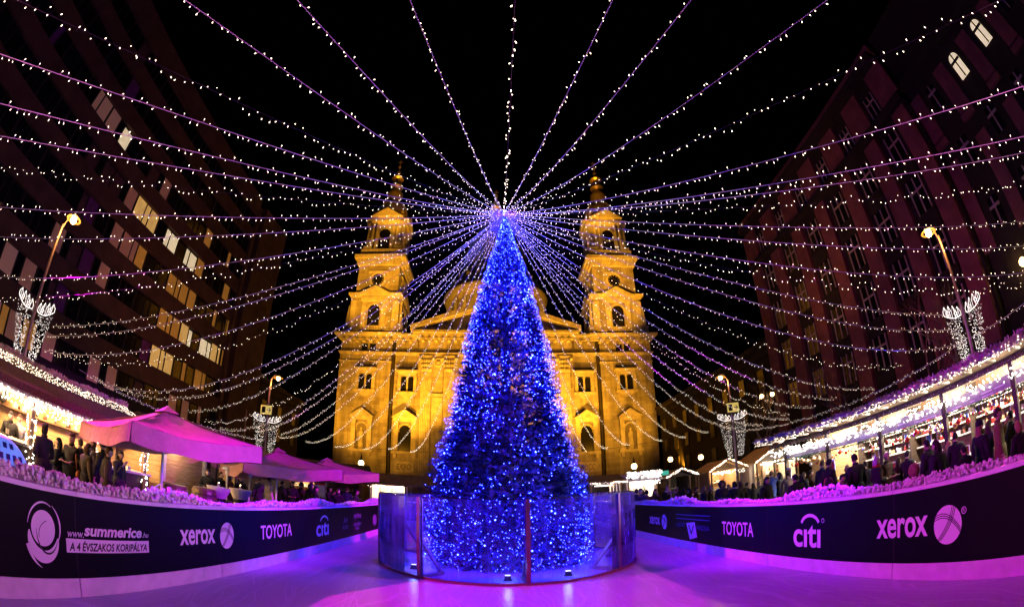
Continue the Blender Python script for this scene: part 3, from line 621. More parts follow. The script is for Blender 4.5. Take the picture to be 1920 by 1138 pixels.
# towers
def ring4(cx, cy, hw):     # the four faces as (origin, u axis)
    return [(Vector((cx, cy-hw, 0)), Vector((1, 0, 0)), Vector((0, -1, 0))), (Vector((cx+hw, cy, 0)), Vector((0, 1, 0)), Vector((1, 0, 0))),
            (Vector((cx, cy+hw, 0)), Vector((-1, 0, 0)), Vector((0, 1, 0))), (Vector((cx-hw, cy, 0)), Vector((0, -1, 0)), Vector((-1, 0, 0)))]
for s in (-1, 1):
    cx = bx(22.05*s); hw = 4.35; cy = BY+.5+hw
    m = MB(); m.box(cx-hw, cx+hw, cy-hw, cy+hw, 28.0, 35.2); tw = m.build('tower', LS, bas)
    for o, u, n in ring4(cx, cy, hw):
        f = lambda a, v, d, o=o, u=u, n=n: tuple(o+u*a-n*d+Vector((0, 0, v)))
        m = MB(); m.prism(arch_poly(-1.12, 1.12, 29.7, 33.9, 10), f, -.06, .02); m.build('tower_opening', VO, tw)  # dark plate stands for shade inside the opening
    m = MB()
    for o, u, n in ring4(cx, cy, hw):
        f = lambda a, v, d, o=o, u=u, n=n: tuple(o+u*a-n*d+Vector((0, 0, v)))
        for q in (-1, 1):
            m.prism([(q*1.9-.42, 29.4), (q*1.9+.42, 29.4), (q*1.9+.42, 34.4), (q*1.9-.42, 34.4)], f, -.4, 0)
            m.prism([(q*4.0-.5, 28.9), (q*4.0+.5, 28.9), (q*4.0+.5, 34.6), (q*4.0-.5, 34.6)], f, -.28, 0)
        for i in range(12):
            a = math.pi*(i+.5)/12; m.prism([(1.3*math.cos(a)-.18, 32.72+1.3*math.sin(a)-.18), (1.3*math.cos(a)+.18, 32.72+1.3*math.sin(a)-.18), (1.3*math.cos(a)+.18, 32.72+1.3*math.sin(a)+.18), (1.3*math.cos(a)-.18, 32.72+1.3*math.sin(a)+.18)], f, -.2, 0)
        m.prism([(-2.6, 34.4), (2.6, 34.4), (2.6, 35.2), (-2.6, 35.2)], f, -.55, 0)
        m.prism([(-2.75, 35.95), (2.75, 35.95), (0, 37.4)], f, -.85, .3)
        m.prism([(-1.6, 29.5), (1.6, 29.5), (1.6, 29.7), (-1.6, 29.7)], f, -.35, 0)
        for k in range(8): m.prism([(-1.4+k*.4-.1, 28.6), (-1.4+k*.4+.1, 28.6), (-1.4+k*.4+.1, 29.5), (-1.4+k*.4-.1, 29.5)], f, -.3, 0)
        for q in (-1, 1): m.prism([(q*3.3-.9, 28.5), (q*3.3+.9, 28.5), (q*3.3+.9, 29.0), (q*3.3-.9, 29.0)], f, -.5, 0)
    for z0, z1, o in ((28.0, 28.5, .55), (35.2, 35.55, .4), (35.55, 35.95, .75)): m.box(cx-hw-o, cx+hw+o, cy-hw-o, cy+hw+o, z0+.003, z1)
    m.build('tower_trim', TR, tw)
    h2 = 4.05; m = MB(); m.box(cx-h2, cx+h2, cy-h2, cy+h2, 35.95, 42.0); st = m.build('clock_stage', LS, bas)
    for o, u, n in ring4(cx, cy, h2):
        f = lambda a, v, d, o=o, u=u, n=n: tuple(o+u*a-n*d+Vector((0, 0, v)))
        m = MB(); m.prism([(1.2*math.cos(math.pi*i/14), 39.0+1.2*math.sin(math.pi*i/14)) for i in range(28)], f, -.12, 0); m.build('clock_face', VO, st)
    m = MB()
    for o, u, n in ring4(cx, cy, h2):
        f = lambda a, v, d, o=o, u=u, n=n: tuple(o+u*a-n*d+Vector((0, 0, v)))
        for i in range(24):
            a = 2*math.pi*i/24; b = a+2*math.pi/24
            m.prism([(1.2*math.cos(a), 39+1.2*math.sin(a)), (1.6*math.cos(a), 39+1.6*math.sin(a)), (1.6*math.cos(b), 39+1.6*math.sin(b)), (1.2*math.cos(b), 39+1.2*math.sin(b))], f, -.25, 0)
        for i in range(12): a = math.pi*i/6; m.prism([(1.0*math.cos(a)-.06, 39+1.0*math.sin(a)-.06), (1.0*math.cos(a)+.06, 39+1.0*math.sin(a)-.06), (1.0*math.cos(a)+.06, 39+1.0*math.sin(a)+.06), (1.0*math.cos(a)-.06, 39+1.0*math.sin(a)+.06)], f, -.15, -.12)
        m.prism([(-1.9, 40.4), (1.9, 40.4), (1.9, 40.75), (-1.9, 40.75)], f, -.3, 0)
        m.build('clock_surround', TR, st); m = MB()
    m = MB()
    for z0, z1, o in ((42.0, 42.5, .35), (43.3, 44.0, 1.0)): m.box(cx-h2-o, cx+h2+o, cy-h2-o, cy+h2+o, z0, z1)
    m.box(cx-h2-.2, cx+h2+.2, cy-h2-.2, cy+h2+.2, 42.5, 43.3)
    for o, u, n in ring4(cx, cy, h2+.2):
        f = lambda a, v, d, o=o, u=u, n=n: tuple(o+u*a-n*d+Vector((0, 0, v)))
        for k in range(13): q = -3.9+k*.65; m.prism([(q-.17, 42.55), (q+.17, 42.55), (q+.17, 43.28), (q-.17, 43.28)], f, -.5, 0)
    m.build('tower_cornice', TR, tw)
    # belfry: eight-sided with columns and arches, their shaded openings set in as dark plates
    m = MB(); m.box(cx-4.2, cx+4.2, cy-4.2, cy+4.2, 44.0, 45.6)
    m.lathe([(3.7, 45.6), (3.7, 52.6)], cx, cy, 8, math.pi/8)
    for k in range(4):
        a = math.pi/4+k*math.pi/2; x, y = cx+4.35*math.cos(a), cy+4.35*math.sin(a); m.box(x-.85, x+.85, y-.85, y+.85, 45.6, 46.4); m.lathe([(.3, 46.4), (.62, 47.1), (.5, 47.6), (.2, 48.2), (.3, 48.5), (.02, 48.9)], x, y, 10)
    be = m.build('belfry', M['trim_stone'], bas)
    for o, u, n in ring4(cx, cy, 3.45):
        f = lambda a, v, d, o=o, u=u, n=n: tuple(o+u*a-n*d+Vector((0, 0, v)))
        m = MB(); m.prism(arch_poly(-1.15, 1.15, 45.7, 50.6, 10), f, -.05, .02); m.build('bell_opening', VO, be)  # dark plate in place of the shaded bell chamber
    m = MB()
    for o, u, n in ring4(cx, cy, 3.42):
        f = lambda a, v, d, o=o, u=u, n=n: tuple(o+u*a-n*d+Vector((0, 0, v)))
        for q in (-2.5, -1.65, 1.65, 2.5): c0 = o+u*q+n*.25; m.tube([c0+Vector((0, 0, z)) for z in (45.6, 46, 51.6, 52.0)], [.36, .28, .25, .38], 8)
        m.prism([(-3.0, 52.0), (3.0, 52.0), (3.0, 52.5), (-3.0, 52.5)], f, -.8, 0); m.prism([(-3.3, 53.1), (3.3, 53.1), (0, 55.2)], f, -1.0, 1.0)
        for i in range(14):
            a = 2*math.pi*i/14; m.prism([(1.35*math.cos(a)-.2, 49.4+1.35*math.sin(a)-.2), (1.35*math.cos(a)+.2, 49.4+1.35*math.sin(a)-.2), (1.35*math.cos(a)+.2, 49.4+1.35*math.sin(a)+.2), (1.35*math.cos(a)-.2, 49.4+1.35*math.sin(a)+.2)], f, -.2, 0)
    m.lathe([(4.1, 52.5), (4.5, 52.8), (4.5, 53.1), (3.8, 53.12)], cx, cy, 8, math.pi/8); m.build('belfry_trim', TR, be)
    m = MB(); m.lathe([(3.6, 53.1), (3.75, 54.2), (3.6, 55.5), (3.15, 57.0), (2.4, 58.2), (1.5, 58.9), (1.2, 59.1)], cx, cy, 20); dm = m.build('dome', M['gilt'], bas, smooth=True)
    m = MB()
    for k in range(8):
        a = math.pi/8+k*math.pi/4; m.tube([(cx+r*math.cos(a), cy+r*math.sin(a), z) for r, z in ((3.72, 53.2), (3.85, 54.2), (3.7, 55.5), (3.25, 57.0), (2.5, 58.25), (1.5, 59.0))], .16, 5)
    for k in range(4): a = math.pi/4+k*math.pi/2; m.lathe([(.5, 53.1), (.7, 53.9), (.35, 54.6), (.5, 54.9), (.05, 55.5)], cx+4.1*math.cos(a), cy+4.1*math.sin(a), 8)
    m.build('dome_rib', M['gilt'], dm)
    m = MB(); m.lathe([(1.2, 59.1), (1.25, 60.2), (1.7, 60.9), (1.72, 61.6), (1.2, 62.3), (.75, 62.6), (.8, 63.2), (1.45, 63.5), (1.5, 63.75), (.9, 64.0)], cx, cy, 14); m.build('lantern_base', M['gilt'], dm, smooth=True)
    m = MB()
    for k in range(6): a = k*math.pi/3; m.tube([(cx+.85*math.cos(a), cy+.85*math.sin(a), z) for z in (64.0, 65.6)], .2, 6)
    m.lathe([(1.0, 65.6), (1.4, 65.9), (1.0, 66.5), (.3, 66.9), (.28, 67.4), (.5, 67.7), (.5, 68.0), (.15, 68.3), (.12, 69.2), (.35, 69.5), (.1, 69.9), (.06, 70.0)], cx, cy, 12); m.build('lantern', M['gilt'], dm)
    m = MB(); m.box(cx-.07, cx+.07, cy-.07, cy+.07, 70.0, 71.6); m.box(cx-.5, cx+.5, cy-.06, cy+.06, 70.9, 71.05); m.build('cross', M['gilt'], dm)
    for q in (-1, 1):
        ox = cx+q*5.05; m = MB(); m.box(ox-.5, ox+.5, BY+.5, BY+1.5, 28.0, 29.6); m.box(ox-.6, ox+.6, BY+.4, BY+1.6, 29.6, 29.85); m.lathe([(.5, 29.85), (.42, 30.4), (.08, 33.6), (.02, 33.9)], ox, BY+1, 4, math.pi/4); m.build('obelisk', TR, bas)
# drum, dome and lantern over the crossing
dx, dy = bx(0), BY+58
m = MB(); m.lathe([(14.5, 24), (14.5, 50)], dx, dy, 24); m.build('drum', LS, bas)
m = MB()
for k in range(24):
    a = 2*math.pi*(k+.5)/24; m.tube([(dx+14.7*math.cos(a), dy+14.7*math.sin(a), z) for z in (46, 48, 57)], [.9, .6, .55], 7)
m.lathe([(13.6, 46), (13.6, 57), (15.6, 57.4), (16.2, 58.8), (16.2, 59.4), (13.4, 59.5)], dx, dy, 32); m.build('drum_colonnade', TR, bas)
m = MB(); m.lathe([(13.3, 59.5), (13.3, 62.4), (13.8, 62.6), (13.8, 63.2), (12.2, 63.4), (11.4, 66.8), (11.6, 67.2), (10.6, 68)], dx, dy, 24)
for k in range(24): a = 2*math.pi*(k+.5)/24; m.box(dx+13.4*math.cos(a)-.5, dx+13.4*math.cos(a)+.5, dy+13.4*math.sin(a)-.5, dy+13.4*math.sin(a)+.5, 59.5, 64.4)
m.build('drum_attic', TR, bas)
m = MB(); m.lathe([(10.6, 68), (10.2, 73), (8.6, 79), (6.0, 84), (3.2, 87.5), (2.4, 88.2)], dx, dy, 32); gd = m.build('great_dome', M['copper_roof'], bas, smooth=True)
m = MB(); m.lathe([(2.4, 88), (2.5, 89), (1.5, 89.4), (1.5, 94), (2.1, 94.5), (1.2, 97), (.4, 98.4), (.5, 99.6), (.6, 100.4), (.1, 101.2), (.08, 103)], dx, dy, 12); m.box(dx-.7, dx+.7, dy-.1, dy+.1, 101.8, 102.1); m.build('dome_lantern', M['gilt'], gd)

# ------------------------------------------------------------------ office block on the left (front on X = -26)
OX = -26.0; S_ = 26.0
off = thing('office_block', 'dark brown office block with rows of strip windows, some lit yellow', 'building', (OX, 15, 0))
def oz(q): return CAMZ+S_*q
m = MB(); m.box(OX-14, OX-.35, -10, 1.428*S_, GZ, oz(1.02)); m.build('wall', M['office_dark'], off)
for k in range(-2, 8):
    z0 = oz(.305+.117*k)+.02; z1 = oz(.24+.117*(k+1))-.02
    if k == 7: z0, z1 = oz(1.014), oz(1.087)
    if k == -2: z0 = GZ; z1 = oz(.123)-1.7
    m = MB(); m.box(OX-.30, OX+(.12 if k == 7 else 0), -10, 1.43*S_, z0, z1); m.box(OX-.28, OX+.10, -10, 1.428*S_, z0-.10, z0-.002)
    m.build('spandrel', M['office_wall'], off)
m = MB(); m.box(OX-.6, OX+.16, 1.432*S_, 1.452*S_, GZ, oz(1.05)); m.build('corner_pier', M['office_wall'], off)
m = MB(); m.box(OX-14, OX-.9, 1.453*S_, 1.50*S_, GZ, oz(1.02)); m.build('recess', M['office_dark'], off)
m = MB(); m.box(OX-14, OX, 1.50*S_, 1.735*S_, GZ, oz(1.085)); m.box(OX, OX+.05, 1.60*S_, 1.606*S_, GZ, oz(1.08)); m.build('end_wall', M['office_wall'], off)
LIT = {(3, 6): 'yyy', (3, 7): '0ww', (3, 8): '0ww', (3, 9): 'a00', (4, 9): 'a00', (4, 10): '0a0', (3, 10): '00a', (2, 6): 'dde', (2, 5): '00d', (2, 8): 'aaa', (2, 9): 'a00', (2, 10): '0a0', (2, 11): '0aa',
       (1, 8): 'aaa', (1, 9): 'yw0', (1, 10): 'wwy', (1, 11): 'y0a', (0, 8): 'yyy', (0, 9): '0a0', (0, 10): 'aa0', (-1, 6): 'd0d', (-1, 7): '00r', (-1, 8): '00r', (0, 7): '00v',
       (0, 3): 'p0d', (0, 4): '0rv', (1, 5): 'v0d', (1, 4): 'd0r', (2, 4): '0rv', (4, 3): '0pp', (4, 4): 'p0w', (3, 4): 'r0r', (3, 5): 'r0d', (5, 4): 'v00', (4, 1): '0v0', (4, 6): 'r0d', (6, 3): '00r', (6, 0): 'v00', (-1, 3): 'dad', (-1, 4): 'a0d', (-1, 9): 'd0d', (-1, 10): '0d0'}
MK = {'y': 'lit_yellow', 'w': 'lit_white', 'a': 'lit_amber', 'd': 'lit_dim', 'e': 'lit_amber', 'p': 'lit_pale', 'r': 'blind_pink_lit', 'v': 'blind_violet_lit', '0': 'office_glass'}
for k in range(-1, 7):
    for j in range(0, 12):
        y0 = (.017+.1245*j)*S_; z0, z1 = oz(.24+.117*k), oz(.305+.117*k); w = .1245*S_
        if y0+w > 1.43*S_: w = 1.43*S_-y0
        code = LIT.get((k, j), '000'); mats = [M['office_dark']]; m = MB()
        for a in (0, .39, .60, .98): m.box(OX-.30, OX-.16, y0+w*a, y0+w*a+.07, z0, z1)
        m.box(OX-.30, OX-.16, y0, y0+w, z0, z0+.06)
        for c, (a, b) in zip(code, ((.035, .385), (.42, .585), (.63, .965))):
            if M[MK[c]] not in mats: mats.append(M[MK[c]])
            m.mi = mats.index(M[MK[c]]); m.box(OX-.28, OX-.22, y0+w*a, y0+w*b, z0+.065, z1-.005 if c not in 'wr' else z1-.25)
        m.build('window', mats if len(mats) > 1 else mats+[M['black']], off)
# dark houses closing the square on both sides, further up the street
def house(label, x0, x1, y0, y1, h, fx, floors, mt, lit=None):
    t = thing('town_house', label, 'building', ((x0+x1)/2, (y0+y1)/2, 0)); m = MB(); m.box(x0, x1, y0, y1, GZ, h); m.build('wall', mt, t)
    m = MB(); m.box(x0-.6, x1+.6, y0-.6, y1+.6, h, h+.5); m.box(x0-.3, x1+.3, y0-.3, y1+.3, h-.9, h-.002); m.build('cornice', M['plaster_dark'], t)
    m = MB(); cx_ = (x0+x1)/2; m.add([(x0, y0, h+.5), (x1, y0, h+.5), (x1, y1, h+.5), (x0, y1, h+.5), (cx_, y0+3, h+4), (cx_, y1-3, h+4)], [(0, 1, 4), (1, 2, 5, 4), (2, 3, 5), (3, 0, 4, 5)]); m.build('roof', M['copper_roof'], t)
    n = int((y1-y0)/4.2); s = 1 if fx == x1 else -1
    for f in range(floors):
        for i in range(n):
            y = y0+(i+.5)*(y1-y0)/n; z = 3.2+f*(h-4)/floors; m = MB(); m.box(*sorted((fx, fx+.12*s)), y-.75, y+.75, z, z+2.1); m.mi = 1; m.box(*sorted((fx+.12*s, fx+.15*s)), y-.6, y+.6, z+.12, z+1.95); m.build('window', [M['plaster_dark'], M['void']], t)
house('low dark house with pitched roof between the office block and the basilica', -44, -31, 48, 68, 13.5, -31, 3, M['plaster_dark'])
house('dark house with long cornice right of the basilica behind the gabled stalls', 27, 42, 38, 72, 13.8, 27, 3, M['plaster_dark'])

# ------------------------------------------------------------------ palace on the right: the far wing with piers, the near wing with arched windows
PX = 24.0
def pz(q): return CAMZ+PX*q
pal = thing('corner_house', 'five storey house with magenta lit plaster piers between dark cross-framed windows', 'building', (PX, 22, 0))
m = MB(); m.box(PX+.3, PX+14, .425*PX, 1.38*PX, GZ, pz(.90)); m.build('wall', M['plaster_dark'], pal)
for i in range(7):
    y = (.462+.1525*i)*PX; w = .058*PX
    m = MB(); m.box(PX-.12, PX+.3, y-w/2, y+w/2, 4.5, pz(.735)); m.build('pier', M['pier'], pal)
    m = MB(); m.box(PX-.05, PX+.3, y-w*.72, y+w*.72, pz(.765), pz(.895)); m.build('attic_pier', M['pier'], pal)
for nm, z0, z1, o in (('cornice', .735, .755, .55), ('attic_cornice', .895, .915, .9), ('ledge', .755, .768, .3)):
    m = MB(); m.box(PX-o, PX+.3, .42*PX, 1.39*PX, pz(z0), pz(z1)-.003); m.build(nm, M['plaster_dark'], pal)
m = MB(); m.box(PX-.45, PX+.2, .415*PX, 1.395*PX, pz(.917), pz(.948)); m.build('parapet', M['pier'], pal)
for i in range(6):
    y = (.538+.1525*i)*PX
    for q, hgt in ((.62, 2.3), (.47, 2.4), (.32, 2.4), (.185, 2.2), (.785, 1.7)):
        z = pz(q); w = 1.25 if q < .7 else .95
        m = MB(); X = PX+.28
        m.box(X-.06, X+.05, y-w/2, y+w/2, z, z+hgt); m.mi = 1
        m.box(X-.12, X-.061, y-.05, y+.05, z, z+hgt); m.box(X-.125, X-.062, y-w/2, y+w/2, z+hgt*.62, z+hgt*.62+.13)
        for e in (-1, 1): m.box(X-.12, X-.061, y+e*w/2-.05, y+e*w/2+.05, z, z+hgt)
        m.build('window', [M['office_glass'], M['mullion']], pal)
        if q < .7:
            m = MB(); m.box(PX+.02, PX+.3, y-.9, y+.9, z-1.15, z-.2); m.box(PX-.1, PX+.3, y-.95, y+.95, z-.2, z-.05); m.build('apron', M['plaster_dark'], pal)
near = thing('corner_house', 'dark house with two lit arched windows high above the long stall', 'building', (PX, 2, 0))
m = MB(); m.box(PX+.9, PX+14, -14, .418*PX, GZ, pz(1.0)); m.build('wall', M['plaster_dark'], near)
for i in range(-3, 4):
    y = (.092+.125*i)*PX; dark = i not in (0, 1)
    for q0, q1, arch in ((.655, .728, True), (.49, .56, False), (.33, .40, False)):
        m = MB(); X = PX+.88; a, b = y-.42, y+.42
        f = lambda u, v, d: (X+d, u, v)
        lit = arch and not dark
        if arch: m.prism(arch_poly(a, b, pz(q0), pz(q1), 10), f, -.06, .03)
        else: m.box(X-.06, X+.03, a, b, pz(q0), pz(q1))
        m.mi = 1; h = pz(q1)-pz(q0)
        m.box(X-.14, X-.062, y-.05, y+.05, pz(q0), pz(q1)-.06); m.box(X-.15, X-.063, a, b, pz(q0)+h*.62, pz(q0)+h*.62+.14)
        m.build('window', [M['lit_cream'] if lit else M['office_glass'], M['office_dark'] if lit else M['mullion']], near)
    y = (.154+.125*i)*PX
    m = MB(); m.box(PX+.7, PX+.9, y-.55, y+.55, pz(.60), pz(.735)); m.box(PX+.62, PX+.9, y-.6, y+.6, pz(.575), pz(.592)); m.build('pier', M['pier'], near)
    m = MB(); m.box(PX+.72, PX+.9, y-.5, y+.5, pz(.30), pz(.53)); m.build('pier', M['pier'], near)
m = MB(); m.box(PX+.2, PX+1, -14, .42*PX, pz(.77), pz(.79)); m.build('cornice', M['plaster_dark'], near)
# ------------------------------------------------------------------ street lamps with light curtains
def lamp_post(x, y, h, side, label, head_z):
    t = thing('street_lamp', label, 'street lamp', (x, y, GZ), 'tall street lamps of the square')
    m = MB(); m.tube([(x, y, z) for z in (GZ, .9, 1.0, h-1.5, h-.1)], [.12, .11, .075, .06, .04], 10); m.build('pole', M['bronze'], t)
    a = -side; hx = x+a*.42; hy = y+.12
    m = MB(); m.tube([(x, y, h-.3), (x+a*.08, y+.03, h-.02), (x+a*.25, y+.08, head_z+.22), (hx, hy, head_z+.2)], .022, 6); m.build('arm', M['bronze'], t)
    m = MB(); n = 24; vs = []
    for k in range(n):
        c, s = math.cos(2*math.pi*k/n), math.sin(2*math.pi*k/n); vs += [(hx+c*.21, hy+s*.21, head_z+.04+c*.03*a), (hx+c*.29, hy+s*.29, head_z+.02+c*.03*a), (hx+c*.21, hy+s*.21, head_z+.02+c*.03*a)]
    m.add(vs, [(3*k+j, 3*((k+1) % n)+j, 3*((k+1) % n)+(j+1) % 3, 3*k+(j+1) % 3) for k in range(n) for j in range(3)])
    m.lathe([(.05, head_z+.22), (.15, head_z+.15), (.16, head_z+.08), (.15, head_z+.08)], hx, hy, 12); m.build('shade', M['brass'], t)
    m = MB(); m.sph((hx, hy, head_z), .115, 12, 8, (1, 1, 1.05)); m.build('lamp_glass', M['sodium'], t, smooth=True)
    return Vector((hx, hy, head_z-.3))
LAMPS = [lamp_post(-13, 7.0, 7.35, -1, 'street lamp behind the thatched stall in front of the office block', 7.40),
         lamp_post(-13, 23.9, 7.35, -1, 'street lamp with exit sign behind the umbrellas beside the basilica', 7.30),
         lamp_post(13, 6.85, 7.05, 1, 'street lamp behind the long stall below the bare tree', 7.05),
         lamp_post(13, 22.9, 7.10, 1, 'street lamp beside the gabled stalls on the far side of the long stall', 7.15)]
def curtain(x, y, ztop, zbot, label, ang, w=.62):
    t = thing('light_curtain', label, 'light decoration', (x, y, zbot), 'crown topped light curtains on the street lamps')
    ax = Vector((math.cos(ang), math.sin(ang), 0)); nr = Vector((-ax.y, ax.x, 0)); r_ = random.Random(int(x*7+y*3))
    for s in (-1, 1):
        c = Vector((x, y, 0))+ax*s*(.10+w/2)
        m = MB(); P = lambda u, v: tuple(c+ax*u+nr*(.12-(u/w)**2*.5)*.6+Vector((0, 0, ztop+v)))
        tilt = s*.10
        lo = [P(-w/2+w*i/10, .10*((i-5)/5)**2-.05+tilt*(i-5)/5) for i in range(11)]
        hi = []
        for i in range(4):
            u0 = -w/2+w*i/4; um = u0+w/8; hi += [P(u0, .16+tilt*(2*u0/w)), P(um, .34+tilt*(2*um/w)-.1*abs(um/w))]
        hi.append(P(w/2, .16+tilt))
        m.tube(lo, .008, 4); m.tube(hi, .008, 4); m.tube([lo[0], hi[0]], .008, 4); m.tube([lo[-1], hi[-1]], .008, 4)
        for i in range(1, 8): m.tube([hi[i], lo[int(i*10/8)]], .005, 4)
        for q in (-.5, .5):
            st = [P(q*w*.45+(.085 if k % 2 == 0 else .04)*math.sin(k*math.pi/5), .1+tilt*q+(.085 if k % 2 == 0 else .04)*math.cos(k*math.pi/5)) for k in range(11)]; m.tube(st, .005, 4)
        m.build('crown_frame', M['neon'], t)
        m = MB()
        for i in range(300):
            f = r_.random()**.85; z = ztop-f*(ztop-zbot); wd = w*(1-.62*f)/2; u = r_.uniform(-wd, wd); cc = Vector((x, y, 0))+ax*s*(.10+(w/2)*(1-.45*f))
            p = cc+ax*u+nr*r_.uniform(-.16, .16)*(1-.5*f); m.octa((p.x, p.y, z), .0075)
        tag(m.build('curtain_bulbs', M['cool_bulb'], t), kind='stuff')
curtain(-13, 7.0, 4.55, 2.95, 'pair of star crowned light curtains on the lamp behind the thatched stall', math.atan2(.9, .35), .62)
curtain(13, 6.85, 4.50, 2.95, 'pair of star crowned light curtains on the lamp behind the long stall', math.atan2(.9, -.35), .62)
curtain(-13, 23.9, 4.75, 2.7, 'pair of star crowned light curtains above the umbrellas by the exit sign', math.atan2(.45, .9), .75)
curtain(13, 22.9, 4.75, 2.6, 'pair of star crowned light curtains above the gabled stalls', math.atan2(-.45, .9), .75)
for x, y, lab in ((-13, 23.9, 'backlit exit sign with running figure and arrow on the lamp post'), (13, 22.9, 'pale yellow sign box on the lamp post by the gabled stalls')):
    t = thing('exit_sign', lab, 'sign', (x, y-.15, 5.2)); m = MB(); m.box(x-.42, x+.42, y-.2, y-.1, 5.05, 5.65); m.build('box', M['black'], t)
    m = MB(); m.box(x-.38, x+.38, y-.212, y-.2, 5.09, 5.61); m.build('face', M['sign_green'], t)
    m = MB(); f = lambda u, v, d: (x+u, y-.216+d, 5.35+v)
    m.prism([(-.3, -.18), (-.05, -.18), (-.05, .18), (-.3, .18)], f, 0, .003); band(m, f, [(.05, 0), (.3, 0)], .05, 0); band(m, f, [(.18, .13), (.31, 0), (.18, -.13)], .05, 0); m.build('symbol', M['black'], t)

# ------------------------------------------------------------------ strings of bulbs from the tip of the fir
TIP = Vector((.22, 11, 9.25))
ST = dict(office=[(1,-13,-10.4,4.6,1.7),(1,-13,-8.8,4.0,1.7),(1,-13,-5.3,4.0,1.2),(0,-13,-.3,5.2,.8),(1,-13,-.8,4.0,1.0),(1,-13,2.5,4.6,.8),(1,-13,5.0,4.6,.8),(0,-13,5.0,4.0,.8),(1,-13,7.89,4.37,.85),(1,-13,7.8,4.04,.95),(1,-13,7.75,3.58,1.35),(0,-13,8.08,3.67,1.7),(1,-13,10.18,3.51,2.0),(1,-13,11.83,3.55,1.9),(1,-13,16.23,3.74,1.35),(0,-13,17.53,3.57,1.65),(1,-13,18.92,3.49,1.8),(1,-13,22.71,3.95,1.35),(1,-13,25.89,4.25,1.25),(1,-13,25.69,4.05,1.7)],
    basilica=[(1,-14.32,33,4.6,1.9),(1,-11.91,33,4.45,1.9),(1,-9.66,33,4.45,1.8),(1,-7.75,33,4.53,1.7),(1,-6.08,33,4.42,1.8),(1,6.55,33,4.42,1.15),(1,8.14,33,4.62,1.85),(1,9.78,33,4.76,1.7),(1,12.42,33,4.86,1.55),(1,14.39,33,4.98,1.6),(1,16.43,33,5.18,1.55)],
    overhead=[(0,-9.3,-9,4.0,1.3),(1,-6.9,-9,4.0,1.1),(1,-4.8,-9,4.0,1.0),(1,-2.7,-9,5.2,1.0),(0,0,-9,4.6,2.1),(1,2.7,-9,5.2,1.0),(1,4.0,-9,5.2,1.5),(1,6.6,-9,5.2,1.6),(0,9.1,-9,4.6,1.5)],
    corner=[(1,13,-10.4,5.2,2.3),(1,13,-8.6,4.0,2.0),(1,13,-4.2,4.6,1.4),(0,13,.4,5.2,.8),(1,13,2.7,5.2,.7),(1,13,2.8,4.6,.8),(1,13,2.8,4.0,1.1),(0,13,3.5,4.0,1.2),(1,13,7.39,4.63,.8),(1,13,7.55,4.23,1.0),(1,13,7.01,3.67,1.5),(0,13,10.05,3.95,1.3),(1,13,11.59,3.61,1.35),(1,13,13.83,3.79,1.3),(1,13,15.3,3.8,1.45),(0,13,17.36,3.89,1.2),(1,13,17.4,3.72,1.55),(1,13,19.79,3.86,1.55),(1,13,22.6,4.17,1.45)])
ORD = 'first second third fourth fifth sixth seventh eighth ninth tenth eleventh twelfth thirteenth fourteenth fifteenth sixteenth seventeenth eighteenth nineteenth twentieth'.split()
WHERE = dict(office='down on the office block side', basilica='of those ending before the basilica', overhead='of those passing overhead', corner='down on the long stall side')
m = MB(); m.tube([(0, 0, 0), (0, 0, .045)], .0045, 4); m.mi = 1; m.tube([(0, 0, .042), (0, 0, .062), (0, 0, .068)], [.003, .0057, .0026], 6)
BULB = m; bulb_mesh = {}
def bulb_obj(parent, loc, dirv, dark):
    if dark not in bulb_mesh:
        o = BULB.build('bulb', [M['dark_wire'] if dark else M['wire'], M['bulb']], parent, local=True); bulb_mesh[dark] = o.data
    else:
        o = bpy.data.objects.new('bulb', bulb_mesh[dark]); COL.objects.link(o); o.parent = parent
    o.location = loc; o.rotation_euler = Vector(dirv).to_track_quat('Z', 'Y').to_euler(); return o
def string(label, A, B, sag, wire, group, parts, spacing=.125):
    A, B = Vector(A), Vector(B); r_ = random.Random(int(B.x*91+B.y*17+B.z*5))
    t = thing('light_string', label, 'string lights', A, group); n = 48; pts = []
    for i in range(n+1):
        f = i/n; p = A+(B-A)*f; p.z -= 4*sag*f*(1-f); pts.append(p)
    wob = 0 if wire else .05
    m = MB(); m.tube(pts, .006 if wire else .0035, 4); m.build('wire', M['wire' if wire else 'dark_wire'], t)
    L = sum((b-a).length for a, b in zip(pts, pts[1:])); nb = int(L/spacing); bl = []
    ph = r_.uniform(0, 6)
    for i in range(nb):
        f = (i+.5)/nb+r_.uniform(-.0015, .0015); f = min(f, 1)
        if f < r_.uniform(.008, .035): continue
        p = A+(B-A)*f; p.z -= 4*sag*f*(1-f)+(wob*math.sin(i*.55+ph) if wob else 0)
        up = 1 if (i+r_.choice((0, 0, 1))) % 3 == 0 else -1
        d = Vector((r_.uniform(-.5, .5), r_.uniform(-.5, .5), up*r_.uniform(.6, 1))).normalized(); bl.append((p, d))
    bl.sort(key=lambda q: (q[0]-Vector((0, 0, CAMZ))).length)
    k = 100 if parts else 0
    for p, d in bl[:k]: bulb_obj(t, p-A, d, not wire)
    if bl[k:]:
        m = MB()
        for p, d in bl[k:]: q = p+d*.05; m.octa(tuple(q), .0076, .0096)
        tag(m.build('bulbs', M['bulb'], t), kind='stuff')
for key, lst in ST.items():
    for i, (w, x, y, z, sg) in enumerate(lst):
        lab = ('pale wire' if w else 'dark wire')+' string of bulbs from the fir tip, '+ORD[i]+' '+WHERE[key]
        near_ = key == 'overhead' or (key == 'office' and i < 8) or (key == 'corner' and i < 8)
        string(lab, TIP, (x, y, z), sg, w, 'strings of bulbs spread from the fir tip', near_)
